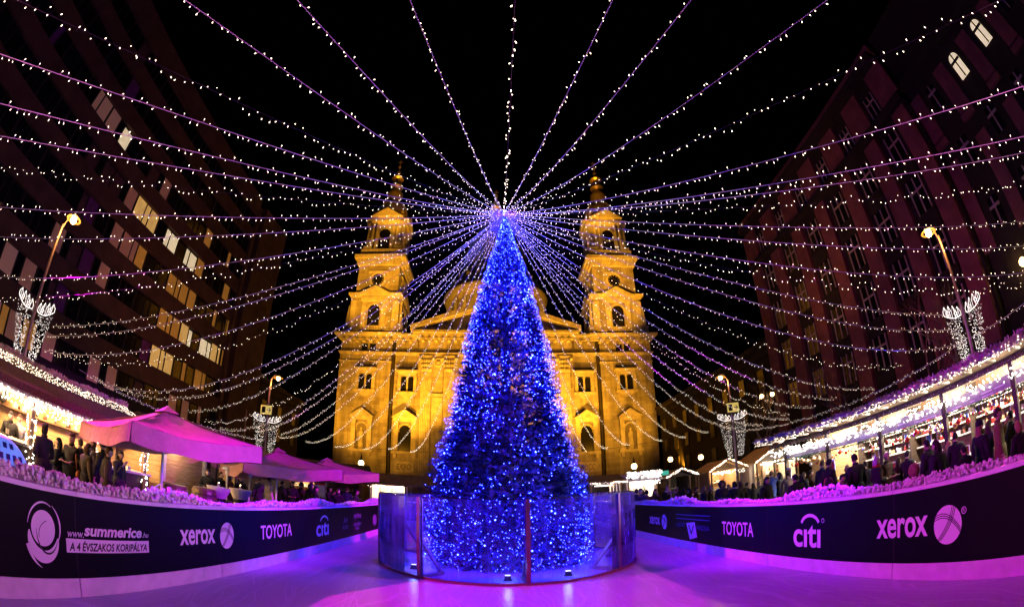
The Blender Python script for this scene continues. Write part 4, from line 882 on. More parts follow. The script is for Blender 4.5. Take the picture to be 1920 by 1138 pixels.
for a, b, sg, lab in (((13, 6.9, 3.75), (13, 22.7, 4.0), .45, 'swag of bulbs between the two lamps behind the long stall'), ((-13, 9.5, 3.55), (-13, 23.8, 3.6), .25, 'swag of bulbs between the two lamps behind the umbrellas'), ((13, 6.9, 3.7), (13.5, -3, 5.2), .4, 'swag of bulbs from the lamp behind the long stall towards the arched windows')):
    string(lab, a, b, sg, 1, 'swags of bulbs between the lamps', False)
t = thing('span_cable', 'thin cable across the square that holds the far ends of the bulb strings', 'cable', (0, 33, 4.6)); m = MB()
m.tube([(-20, 33, 5.4), (-14.3, 33, 4.6), (-6, 33, 4.42), (6.5, 33, 4.42), (16.4, 33, 5.15), (24, 33, 6.2)], .012, 4); m.build('cable', M['dark_wire'], t)
for s in (-1, 1):
    t = thing('cable_mast', 'slim mast at the '+('office block' if s < 0 else 'corner house')+' end of the span cable', 'mast', (20*s if s < 0 else 24, 33, GZ)); x = -20 if s < 0 else 24
    m = MB(); m.tube([(x, 33, GZ), (x, 33, 6.6)], [.09, .05], 8); m.build('pole', M['bronze'], t); m = MB(); m.box(x-.2, x+.2, 32.8, 33.2, GZ, GZ+.1); m.build('base', M['bronze'], t)

# ------------------------------------------------------------------ bare trees
def bare_tree(x, y, h, seed, label):
    t = thing('bare_tree', label, 'tree', (x, y, GZ), 'bare winter trees along the square'); r_ = random.Random(seed)
    tr = MB(); cr = MB()
    def grow(p, d, ln, r, lv):
        pts = [p]; q = p.copy(); dd = d.copy()
        for i in range(4):
            dd = (dd+Vector((r_.uniform(-.22, .22), r_.uniform(-.22, .22), r_.uniform(-.05, .16)))).normalized(); q = q+dd*ln/4; pts.append(q.copy())
        (tr if lv == 0 else cr).tube(pts, [r*(1-.45*i/4) for i in range(5)], 6 if lv < 2 else 3, caps=False)
        if lv < 4:
            for i in range(3 if lv < 3 else 4):
                b = pts[r_.choice((2, 3, 4)) if lv else r_.choice((3, 4))]
                nd = (dd+Vector((r_.uniform(-1, 1), r_.uniform(-1, 1), r_.uniform(-.15, .7)))*.85).normalized(); grow(b, nd, ln*r_.uniform(.55, .75), r*.5, lv+1)
    grow(Vector((x, y, GZ)), Vector((0, 0, 1)), h*.42, .17, 0)
    tr.build('trunk', M['bark'], t); cr.build('crown', M['bark'], t)
bare_tree(14.6, 8.2, 7.6, 5, 'bare tree with twigs lit orange by the lamp behind the long stall')
bare_tree(17.5, 13.2, 8.2, 9, 'bare tree before the magenta lit piers behind the middle of the long stall')
bare_tree(18.5, 18.5, 8.0, 21, 'bare tree at the far end of the corner house')
bare_tree(16.0, 24.6, 7.4, 33, 'bare tree beside the lamp of the gabled stalls')
# lanterns
def lantern(p, label, hh=.55):
    t = thing('lantern', label, 'lantern', (p.x, p.y, GZ), 'globe lanterns before the basilica'); m = MB(); z = p.z
    m.tube([(p.x, p.y, q) for q in (GZ, .8, 1, z-.35)], [.16, .12, .07, .05], 8); m.lathe([(.10, z-.38), (.2, z-.3), (.12, z-.26)], p.x, p.y, 10); m.build('post', M['black'], t)
    m = MB(); m.sph(p, .3, 12, 8, (1, 1, 1.1)); m.build('globe', M['globe'], t, smooth=True)
    m = MB(); m.lathe([(.2, z+.28), (.24, z+.3), (.1, z+.5), (.05, z+.8), (.01, z+1.05)], p.x, p.y, 10); m.build('finial', M['black'], t)
lantern(on_y(677, 868, 45), 'globe lantern in front of the basilica above the third umbrella')
lantern(on_y(1189, 874, 45), 'globe lantern in front of the basilica above the white fringed stall')
lantern(on_y(1257, 861, 52), 'small globe lantern beside the basilica corner above the little gable')
lantern(on_y(1314, 857, 48), 'globe lantern in the dark beyond the small gabled hut')
p = on_x(1438, 741, 17.0); t = thing('candelabra', 'two armed orange lamp beside the bare trees by the gabled stalls', 'street lamp', (p.x, p.y, GZ))
m = MB(); m.tube([(p.x, p.y, z) for z in (GZ, 1, p.z+.2)], [.13, .07, .05], 8); m.tube([(p.x-.3, p.y+.2, p.z-.1), (p.x, p.y, p.z-.25), (p.x+.3, p.y-.2, p.z-.1)], .03, 6); m.build('post', M['black'], t)
for s in (-1, 1): m = MB(); m.sph((p.x+.3*s, p.y-.2*s, p.z), .13, 10, 7); m.build('lamp_glass', M['sodium'], t)
LAMP2 = p.copy()
p = on_x(1917, 491, 24.3); t = thing('wall_lamp', 'glowing lamp on the dark house with the arched windows', 'wall lamp', p); m = MB(); m.sph(p, .22, 10, 8); m.build('lamp_glass', M['sodium'], t); m = MB(); m.tube([(24.95, p.y, p.z+.3), (p.x, p.y, p.z+.3), (p.x, p.y, p.z+.15)], .03, 6); m.build('bracket', M['black'], t)
# ------------------------------------------------------------------ umbrellas
def umbrella(cx, cy, label, dz, turn=0):
    t = thing('market_umbrella', label, 'umbrella', (cx, cy, GZ), 'square canvas umbrellas along the rink')
    D = 2.18; c = Vector((cx, cy, 0)); dirs = [Vector((.427, -.903, 0)), Vector((.903, .427, 0)), Vector((-.427, .903, 0)), Vector((-.903, -.427, 0))]; dirs = [Matrix.Rotation(R(turn), 3, 'Z') @ d for d in dirs]
    eave = [2.12, 2.26, 2.16, 1.92]; eave = [e+dz for e in eave]; pk = Vector((cx, cy, 2.62+dz))
    cor = [c+dirs[i]*D+Vector((0, 0, eave[i])) for i in range(4)]
    m = MB(); N = 10; bow = lambda f: -.10*math.sin(math.pi*f)
    for i in range(4):
        a, b = cor[i], cor[(i+1) % 4]; n0 = len(m.v)
        for j in range(N+1):
            f = j/N; ring_ = []
            for k in range(N+1):
                g_ = k/N; e = a+(b-a)*g_; e = e-Vector((0, 0, .10*math.sin(math.pi*g_))) - (e-c-Vector((0, 0, e.z)))*.05*math.sin(math.pi*g_)
                p = pk+(e-pk)*f; p.z += -.11*math.sin(math.pi*f)*(.6+.4*math.sin(math.pi*g_)) - .01*math.sin(g_*19+f*7+i); m.v.append(tuple(p))
        for j in range(N):
            for k in range(N): q = n0+j*(N+1)+k; m.f.append((q, q+1, q+N+2, q+N+1)); m.m.append(0)
    m.build('canopy', M['canvas'], t, smooth=True)
    for i in range(4):                                    # hanging valance on each side
        a, b = cor[i], cor[(i+1) % 4]; out = ((a+b)/2-c); out.z = 0; out.normalize(); m = MB(); n = 16
        for k in range(n+1):
            f = k/n; e = a+(b-a)*f-Vector((0, 0, .10*math.sin(math.pi*f))); ee = e-(e-c-Vector((0, 0, e.z)))*.05*math.sin(math.pi*f)
            for h in (0, .14, .33): m.v.append(tuple(ee+out*(.010*math.sin(f*11+i)+.05*h)-Vector((0, 0, h+ (.02*math.sin(f*13+i*2) if h > .3 else 0)))))
        for k in range(n):
            for h in range(2): q = k*3+h; m.f.append((q, q+1, q+4, q+3)); m.m.append(0)
        m.build('valance', M['canvas'], t, smooth=True)
    m = MB()                                              # little top cap
    for i in range(4):
        a, b = pk+(cor[i]-pk)*.14+Vector((0, 0, .015)), pk+(cor[(i+1) % 4]-pk)*.14+Vector((0, 0, .015)); m.add([tuple(pk+Vector((0, 0, .09))), tuple(a), tuple(b)], [(0, 1, 2)])
    m.build('vent_cap', M['canvas'], t)
    m = MB(); m.tube([(cx, cy, z) for z in (GZ, 2.7+dz)], .032, 8); m.tube([(cx, cy, z) for z in (1.2, 1.27)], .045, 8); m.build('pole', M['white_plastic'], t)
    m = MB(); m.lathe([(.4, GZ+.0), (.42, GZ+.08), (.1, GZ+.12), (.06, GZ+.3)], cx, cy, 14); m.build('base', M['black'], t)
    m = MB()
    for i in range(4): m.tube([(cx, cy, 2.2+dz), tuple(pk+(cor[i]-pk)*.62-Vector((0, 0, .12)))], .014, 5); m.tube([tuple(pk-Vector((0, 0, .05))), tuple(cor[i]-Vector((0, 0, .03)))], .014, 5)
    m.build('rib', M['wood_brown'], t)
umbrella(-6.6, 7.48, 'largest square umbrella, one side brown in the street light', 0)
umbrella(-6.6, 13.06, 'middle square umbrella between the other two, behind the blue lit part of the board', -.12, -24)
umbrella(-6.6, 17.5, 'smallest square umbrella of the row, beside the far stalls', -.02, -24)
# ------------------------------------------------------------------ small furniture under the umbrellas
def heater(x, y, label):
    t = thing('patio_heater', label, 'patio heater', (x, y, GZ), 'patio heaters under the umbrellas'); m = MB()
    m.lathe([(.24, GZ), (.24, GZ+.7), (.18, GZ+.78), (.04, GZ+.8)], x, y, 12); m.build('base', M['black'], t)
    m = MB(); m.tube([(x, y, z) for z in (GZ+.8, 1.62)], .03, 8); m.build('pole', M['white_plastic'], t)
    m = MB(); m.lathe([(.07, 1.5), (.08, 1.62), (.20, 1.64), (.16, 1.70), (.03, 1.74)], x, y, 12); m.build('head', M['white_plastic'], t)
heater(-8, 12.3, 'patio heater with narrow head behind the white cloth tables'); heater(-8, 13.75, 'patio heater with flat round head near the man in the white shirt')
def cloth_table(x, y, label):
    t = thing('standing_table', label, 'table', (x, y, GZ), 'standing tables in white covers'); m = MB()
    m.lathe([(.30, GZ+.02), (.22, GZ+.35), (.18, .55), (.19, .85), (.33, 1.10), (.35, 1.16), (.02, 1.17)], x, y, 16); m.build('cover', M['whitecloth'], t)
    m = MB(); m.lathe([(.205, .78), (.215, .80), (.215, .86), (.205, .88)], x, y, 16); m.build('ribbon', M['black'], t)
    j = thing('table_light', 'small candle glass on the '+label, 'candle', (x, y, 1.17)); m = MB(); m.lathe([(.035, 1.172), (.04, 1.25), (.03, 1.26)], x, y, 8); m.build('glass', M['silver'], j); m = MB(); m.sph((x, y, 1.275), .015, 6, 4); m.build('flame', M['sodium'], j)
cloth_table(-7, 10.35, 'white covered table beside the barrel'); cloth_table(-7, 11.5, 'white covered table between the two patio heaters')
def barrel(x, y, label):
    t = thing('barrel', label, 'barrel', (x, y, GZ), 'oak barrels used as tables'); m = MB(); pr = [(.30, GZ), (.36, .15), (.385, .42), (.37, .75), (.31, 1.08)]
    m.lathe(pr+[(.02, 1.085)], x, y, 18); m.build('cask', M['barrel'], t); m = MB()
    for z, r in ((.98, .335), (.82, .362), (.2, .37)): m = MB(); m.lathe([(r, z-.03), (r+.012, z-.03), (r+.012, z+.03), (r, z+.03)], x, y, 18); m.build('hoop', M['brass'], t)
barrel(-7.15, 8.6, 'oak barrel with brass hoops beside the pine boarded hut'); barrel(-7.2, 9.95, 'oak barrel with brass hoops beside the white covered table')

# ------------------------------------------------------------------ stalls
def fringe_bulbs(m, p0, p1, n, drop, depth, r_, s=.016):
    for i in range(n):
        f = r_.random(); z = r_.random()**1.3*drop
        m.octa((p0[0]+(p1[0]-p0[0])*f+r_.uniform(-depth, depth), p0[1]+(p1[1]-p0[1])*f+r_.uniform(-depth, depth), p0[2]+(p1[2]-p0[2])*f-z), s*r_.uniform(.8, 1.5))
def tinsel(m, pts, r, n, r_):
    """a fluffy garland: many short blades about a line"""
    for i in range(n):
        f = r_.random()*(len(pts)-1); k = min(int(f), len(pts)-2); p = Vector(pts[k]).lerp(Vector(pts[k+1]), f-k)
        d = Vector((r_.gauss(0, 1), r_.gauss(0, 1), r_.gauss(0, 1))).normalized(); q = d.orthogonal().normalized()*r*.28; l = r*r_.uniform(.6, 1.25)
        m.add([tuple(p-q), tuple(p+q), tuple(p+d*l+q*.6), tuple(p+d*l-q*.6)], [(0, 1, 2, 3)])
# --- the long stall on the right (front on x = 9.6)
r_ = random.Random(5)
ls = thing('market_stall', 'long market stall with bright hanging lamps and a pink garland along its roof', 'market stall', (10.3, 8.6, GZ))
y0, y1 = 1.2, 14.3
m = MB(); m.prism([(9.0, 2.56), (9.0, 2.64), (11.2, 2.82), (11.2, 2.74)], lambda u, v, d: (u, d, v), y0, y1); m.prism([(11.2, 2.74), (11.2, 2.82), (12.6, 2.5), (12.6, 2.42)], lambda u, v, d: (u, d, v), y0, y1); m.build('roof', M['wood_dark'], ls)
for i in range(18): y = y0+.3+i*.74; m = MB(); m.box(9.04, 9.6, y, y+.025, 2.49, 2.535); m.build('rafter', M['counter'], ls)
m = MB(); m.box(9.58, 9.64, y0, y1, 2.33, 2.46); m.build('eave_beam', M['wood_dark'], ls)
m = MB(); m.box(11.6, 11.7, y0, y1, GZ, 2.6); m.build('back_wall', M['wood_brown'], ls)
m = MB(); m.box(9.55, 10.25, y0, y1, .74, .80); m.build('counter', M['counter'], ls)
m = MB(); m.box(9.62, 9.68, y0, y1, GZ, .738); m.build('front_panel', M['whitecloth'], ls)
POSTS = [1.75, 4.08, 6.25, 8.6, 10.95, 13.3]
for y in POSTS: m = MB(); m.box(9.56, 9.68, y-.06, y+.06, GZ, 2.33); m.build('post', M['wood_dark'], ls)
m = MB(); m.box(11.58, 11.6, 10.95, 13.3, .82, 2.5); m.build('pine_panel', M['pine'], ls)
for y in POSTS[1:-1]: m = MB(); m.box(11.0, 11.6, y-.03, y+.03, GZ, 2.4); m.build('partition', M['wood_dark'], ls)
for a, b in zip(POSTS, POSTS[1:]):
    m = MB(); m.box(9.60, 9.63, a+.08, b-.08, 1.87, 2.14); sg = m.build('sign_board', M['fascia'], ls)
    f = lambda u, v, d: (9.595-d, u, v); m = MB()
    if abs(a-8.6) < .1: text(m, 'Jo', f, 9.72, 9.45, 1.95, 2.10, .02, .2); text(m, 'CENTRUM', f, 9.40, 8.82, 1.92, 2.02, .015)
    else:
        for k in range(9):
            u = r_.uniform(a+.4, b-.4); w = r_.uniform(.12, .35); z = 1.91+.07*(k % 3); band(m, f, [(u+w/2, z), (u-w/2, z)], .025, 0)
    m.build('lettering', M['letter'], sg)
    for z in (1.20, 1.5, 1.8):
        if abs(a-10.95) > .1: m = MB(); m.box(11.2, 11.58, a+.1, b-.1, z, z+.035); m.build('shelf', M['counter'], ls)
m = MB(); pts = [(9.0, y0+(y1-y0)*i/40, 2.66+.02*math.sin(i*1.3)) for i in range(41)]; tinsel(m, pts, .125, 5200, r_); gl = thing('garland', 'fluffy pink garland along the roof edge of the long stall', 'garland', (9.0, 8, 2.66)); m.build('tinsel', M['tinsel'], gl)
m = MB(); fringe_bulbs(m, (8.97, y0, 2.66), (8.97, y1, 2.66), 700, .16, .05, r_, .010); tag(m.build('garland_bulbs', M['bulb'], gl), kind='stuff')
m = MB(); pts = [(9.60, y0+(y1-y0)*i/40, 2.40) for i in range(41)]; tinsel(m, pts, .05, 1800, r_); m.build('eave_trim', M['tinsel'], ls)
lc = thing('light_curtain', 'glaring clusters of white lamps hung under the eave of the long stall', 'light decoration', (9.5, 8, 2.3))
m = MB(); mh = MB(); i = 0
y = y0+.2
while y < y1-.1:
    mh.tube([(9.5, y, 2.36), (9.5, y+.03, 2.28), (9.5, y+.05, 2.34)], .006, 4)
    for k in range(r_.choice((5, 8, 12, 14))): m.octa((9.5+r_.uniform(-.05, .05), y+r_.uniform(-.10, .10), 2.24-r_.random()**1.2*.24), r_.uniform(.015, .034))
    y += r_.uniform(.12, .27)
tag(m.build('lamps', M['white_lamp'], lc), kind='stuff'); tag(mh.build('hooks', M['silver'], lc), kind='stuff')
m = MB(); tinsel(m, [(9.66, y0+.2+(y1-y0-.4)*i/30, 1.83) for i in range(31)], .07, 1500, r_); gg = thing('garland', 'green fir garland below the sign boards of the long stall', 'garland', (9.66, 8, 1.83)); m.build('sprigs', M['green'], gg)
# hanging ornaments and goods, each one a thing
def bauble(x, y, z, r, mt, label, grp):
    t = thing('bauble', label, 'bauble', (x, y, z), grp); m = MB(); m.sph((x, y, z), r, 10, 7); o = m.build('ball', M[mt], t, smooth=True)
    m = MB(); m.tube([(x, y, z+r), (x, y, z+r+.03)], .010, 5); m.tube([(x, y, z+r+.03), (x, y, 1.83)], .003, 3); m.build('hanger', M['silver'], t); return t
y = 3.0
while y < 13.2:
    k = r_.choice(('gold', 'gold', 'silver', 'redorn')); nm = {'gold': 'gold', 'silver': 'silver', 'redorn': 'red'}[k]
    bauble(9.70+r_.uniform(-.06, .1), y, r_.uniform(1.52, 1.72), r_.choice((.03, .035, .05, .07)), k, nm+' bauble hanging from the green garland of the long stall', nm+' baubles of the long stall'); y += r_.uniform(.06, .14)
def goods(spots, stall, r_):
    KN = {'silver': 'silver', 'gold': 'golden', 'redorn': 'red', 'red': 'red', 'counter': 'cream', 'whitecloth': 'white', 'pine': 'pale brown', 'wood_brown': 'brown', 'lattice_dark': 'blue'}
    OPT = {'jar': ('silver', 'gold', 'redorn'), 'box': ('red', 'counter', 'whitecloth', 'pine'), 'figure': ('whitecloth', 'red', 'pine'), 'card': ('red', 'wood_brown', 'lattice_dark')}
    NM = {'jar': 'jar', 'box': 'gift_box', 'mug': 'mug', 'bottle': 'bottle', 'figure': 'figurine', 'card': 'picture_card', 'cloth': 'folded_cloth'}
    for (x, y, z, kind) in spots:
        mk = r_.choice(OPT[kind]) if kind in OPT else None
        word = {'jar': 'jar with white lid', 'box': 'gift box with silver ribbon', 'mug': 'white mug', 'bottle': 'dark bottle', 'figure': 'figurine', 'card': 'picture card', 'cloth': 'folded red cloth'}[kind]
        lab = ('' if mk is None else KN[mk]+' ')+word+' '+stall
        t = thing(NM[kind], lab, NM[kind].replace('_', ' '), (x, y, z), 'all alike: '+lab); s = r_.uniform(.8, 1.25)
        if kind == 'jar':
            m = MB(); m.lathe([(.05*s, z), (.055*s, z+.02), (.055*s, z+.10*s), (.04*s, z+.12*s)], x, y, 10); m.build('body', M[mk], t); m = MB(); m.lathe([(.045*s, z+.12*s), (.045*s, z+.14*s)], x, y, 10); m.build('lid', M['white_plastic'], t)
        elif kind == 'box':
            w = .07*s; m = MB(); m.box(x-w, x+w, y-w, y+w, z, z+.11*s); m.build('carton', M[mk], t); m = MB(); m.box(x-w-.003, x+w+.003, y-.012, y+.012, z+.001, z+.11*s+.003); m.box(x-.012, x+.012, y-w-.003, y+w+.003, z+.001, z+.11*s+.004); m.build('ribbon', M['silver'], t)
        elif kind == 'mug':
            m = MB(); m.lathe([(.035*s, z), (.045*s, z+.01), (.045*s, z+.1*s), (.038*s, z+.1*s), (.036*s, z+.02)], x, y, 10); m.build('cup', M['white_plastic'], t); m = MB(); m.tube([(x-.04*s, y+.0, z+.08*s), (x-.08*s, y, z+.07*s), (x-.08*s, y, z+.04*s), (x-.04*s, y, z+.03*s)], .008, 5); m.build('handle', M['white_plastic'], t)
        elif kind == 'bottle':
            m = MB(); m.lathe([(.038*s, z), (.04*s, z+.17*s), (.015*s, z+.22*s), (.015*s, z+.29*s)], x, y, 10); m.build('glass', M['black'], t); m = MB(); m.lathe([(.0405*s, z+.05), (.0415*s, z+.06), (.0415*s, z+.14*s), (.0405*s, z+.145*s)], x, y, 10); m.build('paper_label', M['counter'], t)
        elif kind == 'figure':
            m = MB(); m.lathe([(.05*s, z), (.055*s, z+.05*s), (.03*s, z+.11*s), (.02*s, z+.13*s)], x, y, 9); m.build('body', M[mk], t); m = MB(); m.sph((x, y, z+.155*s), .028*s, 8, 6); m.build('head', M['skin'], t)
        elif kind == 'card':
            m = MB(); m.box(x-.008, x+.008, y-.09*s, y+.09*s, z, z+.24*s); m.build('frame', M['white_plastic'], t); m = MB(); m.box(x-.0105, x-.0085, y-.065*s, y+.065*s, z+.03, z+.21*s); m.build('print', M[mk], t)
        else:
            m = MB(); m.box(x-.1*s, x+.1*s, y-.12*s, y+.12*s, z, z+.05*s); m.box(x-.095*s, x+.095*s, y-.115*s, y+.115*s, z+.051*s, z+.085*s); o = m.build('folded_cloth', M['red'])
            COL.objects.unlink(t); bpy.data.objects.remove(t); tag(o, lab, 'cloth', 'all alike: '+lab)
bays = ['in the stall bay past the man in olive', 'in the stall bay with the man in olive', 'in the stall bay behind the long haired woman', 'in the stall bay under the CENTRUM sign', 'in the pine panelled stall bay']
sp_ = []
for bi, (a, b) in enumerate(zip(POSTS, POSTS[1:])):
    sp_ = []
    for i in range(13): sp_.append((r_.uniform(9.66, 10.1), a+.18+(b-a-.36)*(i+r_.uniform(.2, .8))/13, .802, r_.choice(('jar', 'box', 'mug', 'figure', 'card', 'cloth', 'box'))))
    if bi != 4:
        for z in (1.237, 1.537, 1.837):
            for i in range(11): sp_.append((r_.uniform(11.28, 11.45), a+.2+(b-a-.4)*(i+r_.uniform(.2, .8))/11, z, r_.choice(('bottle', 'jar', 'card', 'figure', 'mug', 'box'))))
    goods(sp_, bays[bi], r_)
for y, lab in ((10.8, 'white framed picture on the post by the pine panelled bay'), (13.16, 'white framed picture on the last post of the long stall')):
    t = thing('framed_picture', lab, 'picture', (9.53, y, 1.3)); m = MB(); m.box(9.535, 9.555, y-.20, y+.06, 1.15, 1.55); m.build('frame', M['white_plastic'], t); m = MB(); m.box(9.530, 9.534, y-.16, y+.02, 1.21, 1.49); m.build('print', M['red'], t)
# --- the thatched stall on the left (front on x = -9.7)
ts = thing('market_stall', 'thatched market stall with a net of lights on its roof and lit wooden inside', 'market stall', (-10.4, 6.4, GZ))
ya, yb = .6, 10.4
f = lambda u, v, d: (u, d, v)
m = MB(); m.prism([(-9.35, 2.08), (-9.38, 2.24), (-11.1, 2.80), (-11.1, 2.62)], f, ya, yb); m.prism([(-11.1, 2.62), (-11.1, 2.80), (-12.4, 2.2), (-12.4, 2.05)], f, ya, yb); m.build('roof', M['thatch'], ts)
m = MB(); m.box(-11.5, -11.4, ya, yb, GZ, 2.4); m.build('back_wall', M['pine'], ts)
m = MB(); m.box(-10.3, -9.62, ya, yb, .96, 1.02); m.build('counter', M['counter'], ts)
m = MB(); m.box(-9.78, -9.72, ya, yb, GZ, .958); m.build('front_panel', M['wood_dark'], ts)
m = MB(); m.box(-9.66, -9.62, ya, yb, 1.94, 2.12); m.build('added_light_board', M['counter'], ts)  # board added to keep the stall lights off the ice
for z in (1.62,): m = MB(); m.box(-11.4, -11.05, ya, yb, z, z+.04); m.build('shelf', M['wood_brown'], ts)
for y in (2.6, 5.75, 7.95, 10.1):
    m = MB(); m.box(-9.75, -9.63, y-.06, y+.06, GZ, 2.2); po = m.build('post', M['wood_brown'], ts)
    m = MB()
    for i in range(110): a = r_.uniform(0, 6.28); m.octa((-9.69+.13*math.cos(a), y+.13*math.sin(a), r_.uniform(.02 if y != 2.6 else .9, 1.95)), r_.uniform(.014, .034))
    tag(m.build('post_bulbs', M['white_lamp'], po), kind='stuff')
m = MB()
for i in range(1300): y = r_.uniform(ya, yb-.1); q = r_.random(); x = -10.25-.8*q; m.octa((x, y, 2.24+(-9.38-x)*.3256+.035), .0085)
nl = thing('light_net', 'dense net of white bulbs lying on the thatched roof', 'light decoration', (-10.6, 5, 2.6)); tag(m.build('net_bulbs', M['bulb'], nl), kind='stuff')
m = MB(); m.prism([(-10.25, 2.53), (-10.25, 2.545), (-11.05, 2.805), (-11.05, 2.79)], f, ya, yb); m.build('net', M['wood_dark'], nl)
m = MB(); tinsel(m, [(-11.08, ya+(yb-ya)*i/40, 2.86+.03*math.sin(i)) for i in range(41)], .10, 3200, r_); gl = thing('garland', 'rose garland along the ridge of the thatched roof', 'garland', (-11.08, 5, 2.86)); m.build('tinsel', M['tinsel_warm'], gl)
m = MB(); fringe_bulbs(m, (-9.55, ya, 2.06), (-9.55, yb, 2.06), 900, .30, .05, r_, .016); lc = thing('light_curtain', 'white icicle lights under the eave of the thatched stall', 'light decoration', (-9.55, 5, 2.0)); tag(m.build('icicle_bulbs', M['white_lamp'], lc), kind='stuff')
m = MB(); tinsel(m, [(-9.46, ya+(yb-ya)*i/40, 2.07) for i in range(41)], .07, 1800, r_); m.build('eave_trim', M['tinsel'], lc)
sp_ = [(r_.uniform(-10.1, -9.7), y, 1.022, r_.choice(('jar', 'mug', 'box', 'bottle'))) for y in (3.2, 3.6, 4.1, 4.5, 5.2, 6.2, 6.5, 6.8, 7.1, 7.4, 8.3, 8.7, 9.1, 9.5)]
goods(sp_, 'on the counter of the thatched stall', r_)
goods([(-11.2, 3.0+i*.42+r_.uniform(-.1, .1), 1.662, r_.choice(('jar', 'bottle', 'box', 'figure'))) for i in range(16)], 'on the shelf of the thatched stall', r_)
m = MB()
for i in range(150): y = r_.uniform(6.0, 11.5); x = r_.uniform(-9.55, -9.2); z = GZ+r_.uniform(.03, .3); a = r_.uniform(-.4, .4); m.tube([(x-.12, y-a*.1, z), (x+.12, y+a*.1, z+.02)], r_.uniform(.03, .055), 7)
tag(m.build('firewood', M['leaf_brown']), 'heap of short logs below the counter of the thatched stall', 'firewood', kind='stuff')
t = thing('rope_barrier', 'white sagging rope between two posts before the thatched stall', 'rope barrier', (-8.7, 8.8, GZ))
for y in (7.9, 9.8): m = MB(); m.tube([(-8.7, y, GZ), (-8.7, y, .92)], .025, 8); m.lathe([(.14, GZ), (.14, GZ+.03), (.03, GZ+.05)], -8.7, y, 12); m.build('post', M['black'], t)
m = MB(); m.tube([(-8.7, 7.9+1.9*i/14, .88-.28*4*(i/14)*(1-i/14)) for i in range(15)], .022, 6); m.build('rope', M['white_plastic'], t)
# lit blue lattice ball panel at the stall front
t = thing('lattice_globe', 'glowing pale blue lattice dome with square holes behind the snow', 'decoration', (-5.9, 2.9, GZ)); c = Vector((-5.9, 2.95, .72))
m = MB(); m.sph(c, .60, 28, 18, (.45, 1, 1)); m.build('shell', M['lattice'], t, smooth=True)
m = MB()
for i in range(-4, 5):
    for j in range(-4, 5):
        y, z = i*.125+(.04 if j % 2 else 0), j*.125
        if y*y+z*z < .29:
            x = .45*math.sqrt(.36-y*y-z*z)+.004; s_ = .036; n = Vector((x/.2025, y, z)).normalized(); u = n.cross((0, 0, 1)).normalized(); w = u.cross(n); p = c+Vector((x, y, z)); m.obox(p, u*s_, w*s_, n*.004)
m.build('lattice_pattern', M['lattice_dark'], t); m = MB(); m.lathe([(.3, GZ), (.3, .12), (.2, .2)], c.x, c.y, 14); m.build('base', M['lattice_dark'], t)
# --- wooden hut behind the first umbrella, dark row beyond
t = thing('wooden_hut', 'pine boarded hut wall lit yellow behind the largest umbrella', 'hut', (-10.6, 11.9, GZ)); m = MB(); m.box(-11.8, -9.5, 10.75, 13.0, GZ, 2.15); m.build('wall', M['pine'], t)
m = MB(); m.prism([(-9.1, 2.1), (-9.1, 2.2), (-10.7, 2.8), (-12.3, 2.2), (-12.3, 2.1), (-10.7, 2.68)], f, 10.6, 13.2); m.build('roof', M['wood_dark'], t)
for y in (10.72, 12.95): m = MB(); m.box(-9.5, -9.38, y, y+.1, GZ, 2.1); m.build('corner_post', M['counter'], t)
t = thing('wooden_hut', 'dark brown hut with a small lit window behind the middle umbrella', 'hut', (-10.6, 16.5, GZ)); m = MB(); m.box(-12, -9.6, 13.6, 20.5, GZ, 2.1); m.build('wall', M['wood_brown'], t)
m = MB(); m.prism([(-9.2, 2.05), (-9.2, 2.15), (-10.8, 2.75), (-12.4, 2.15), (-12.4, 2.05), (-10.8, 2.63)], f, 13.4, 20.7); m.build('roof', M['wood_dark'], t)
m = MB(); m.box(-9.6, -9.55, 14.0, 15.3, .9, 1.75); m.mi = 1; m.box(-9.55, -9.53, 14.1, 14.6, 1.0, 1.65); m.box(-9.55, -9.53, 14.7, 15.2, 1.0, 1.65); m.build('window', [M['wood_dark'], M['lit_amber']], t)
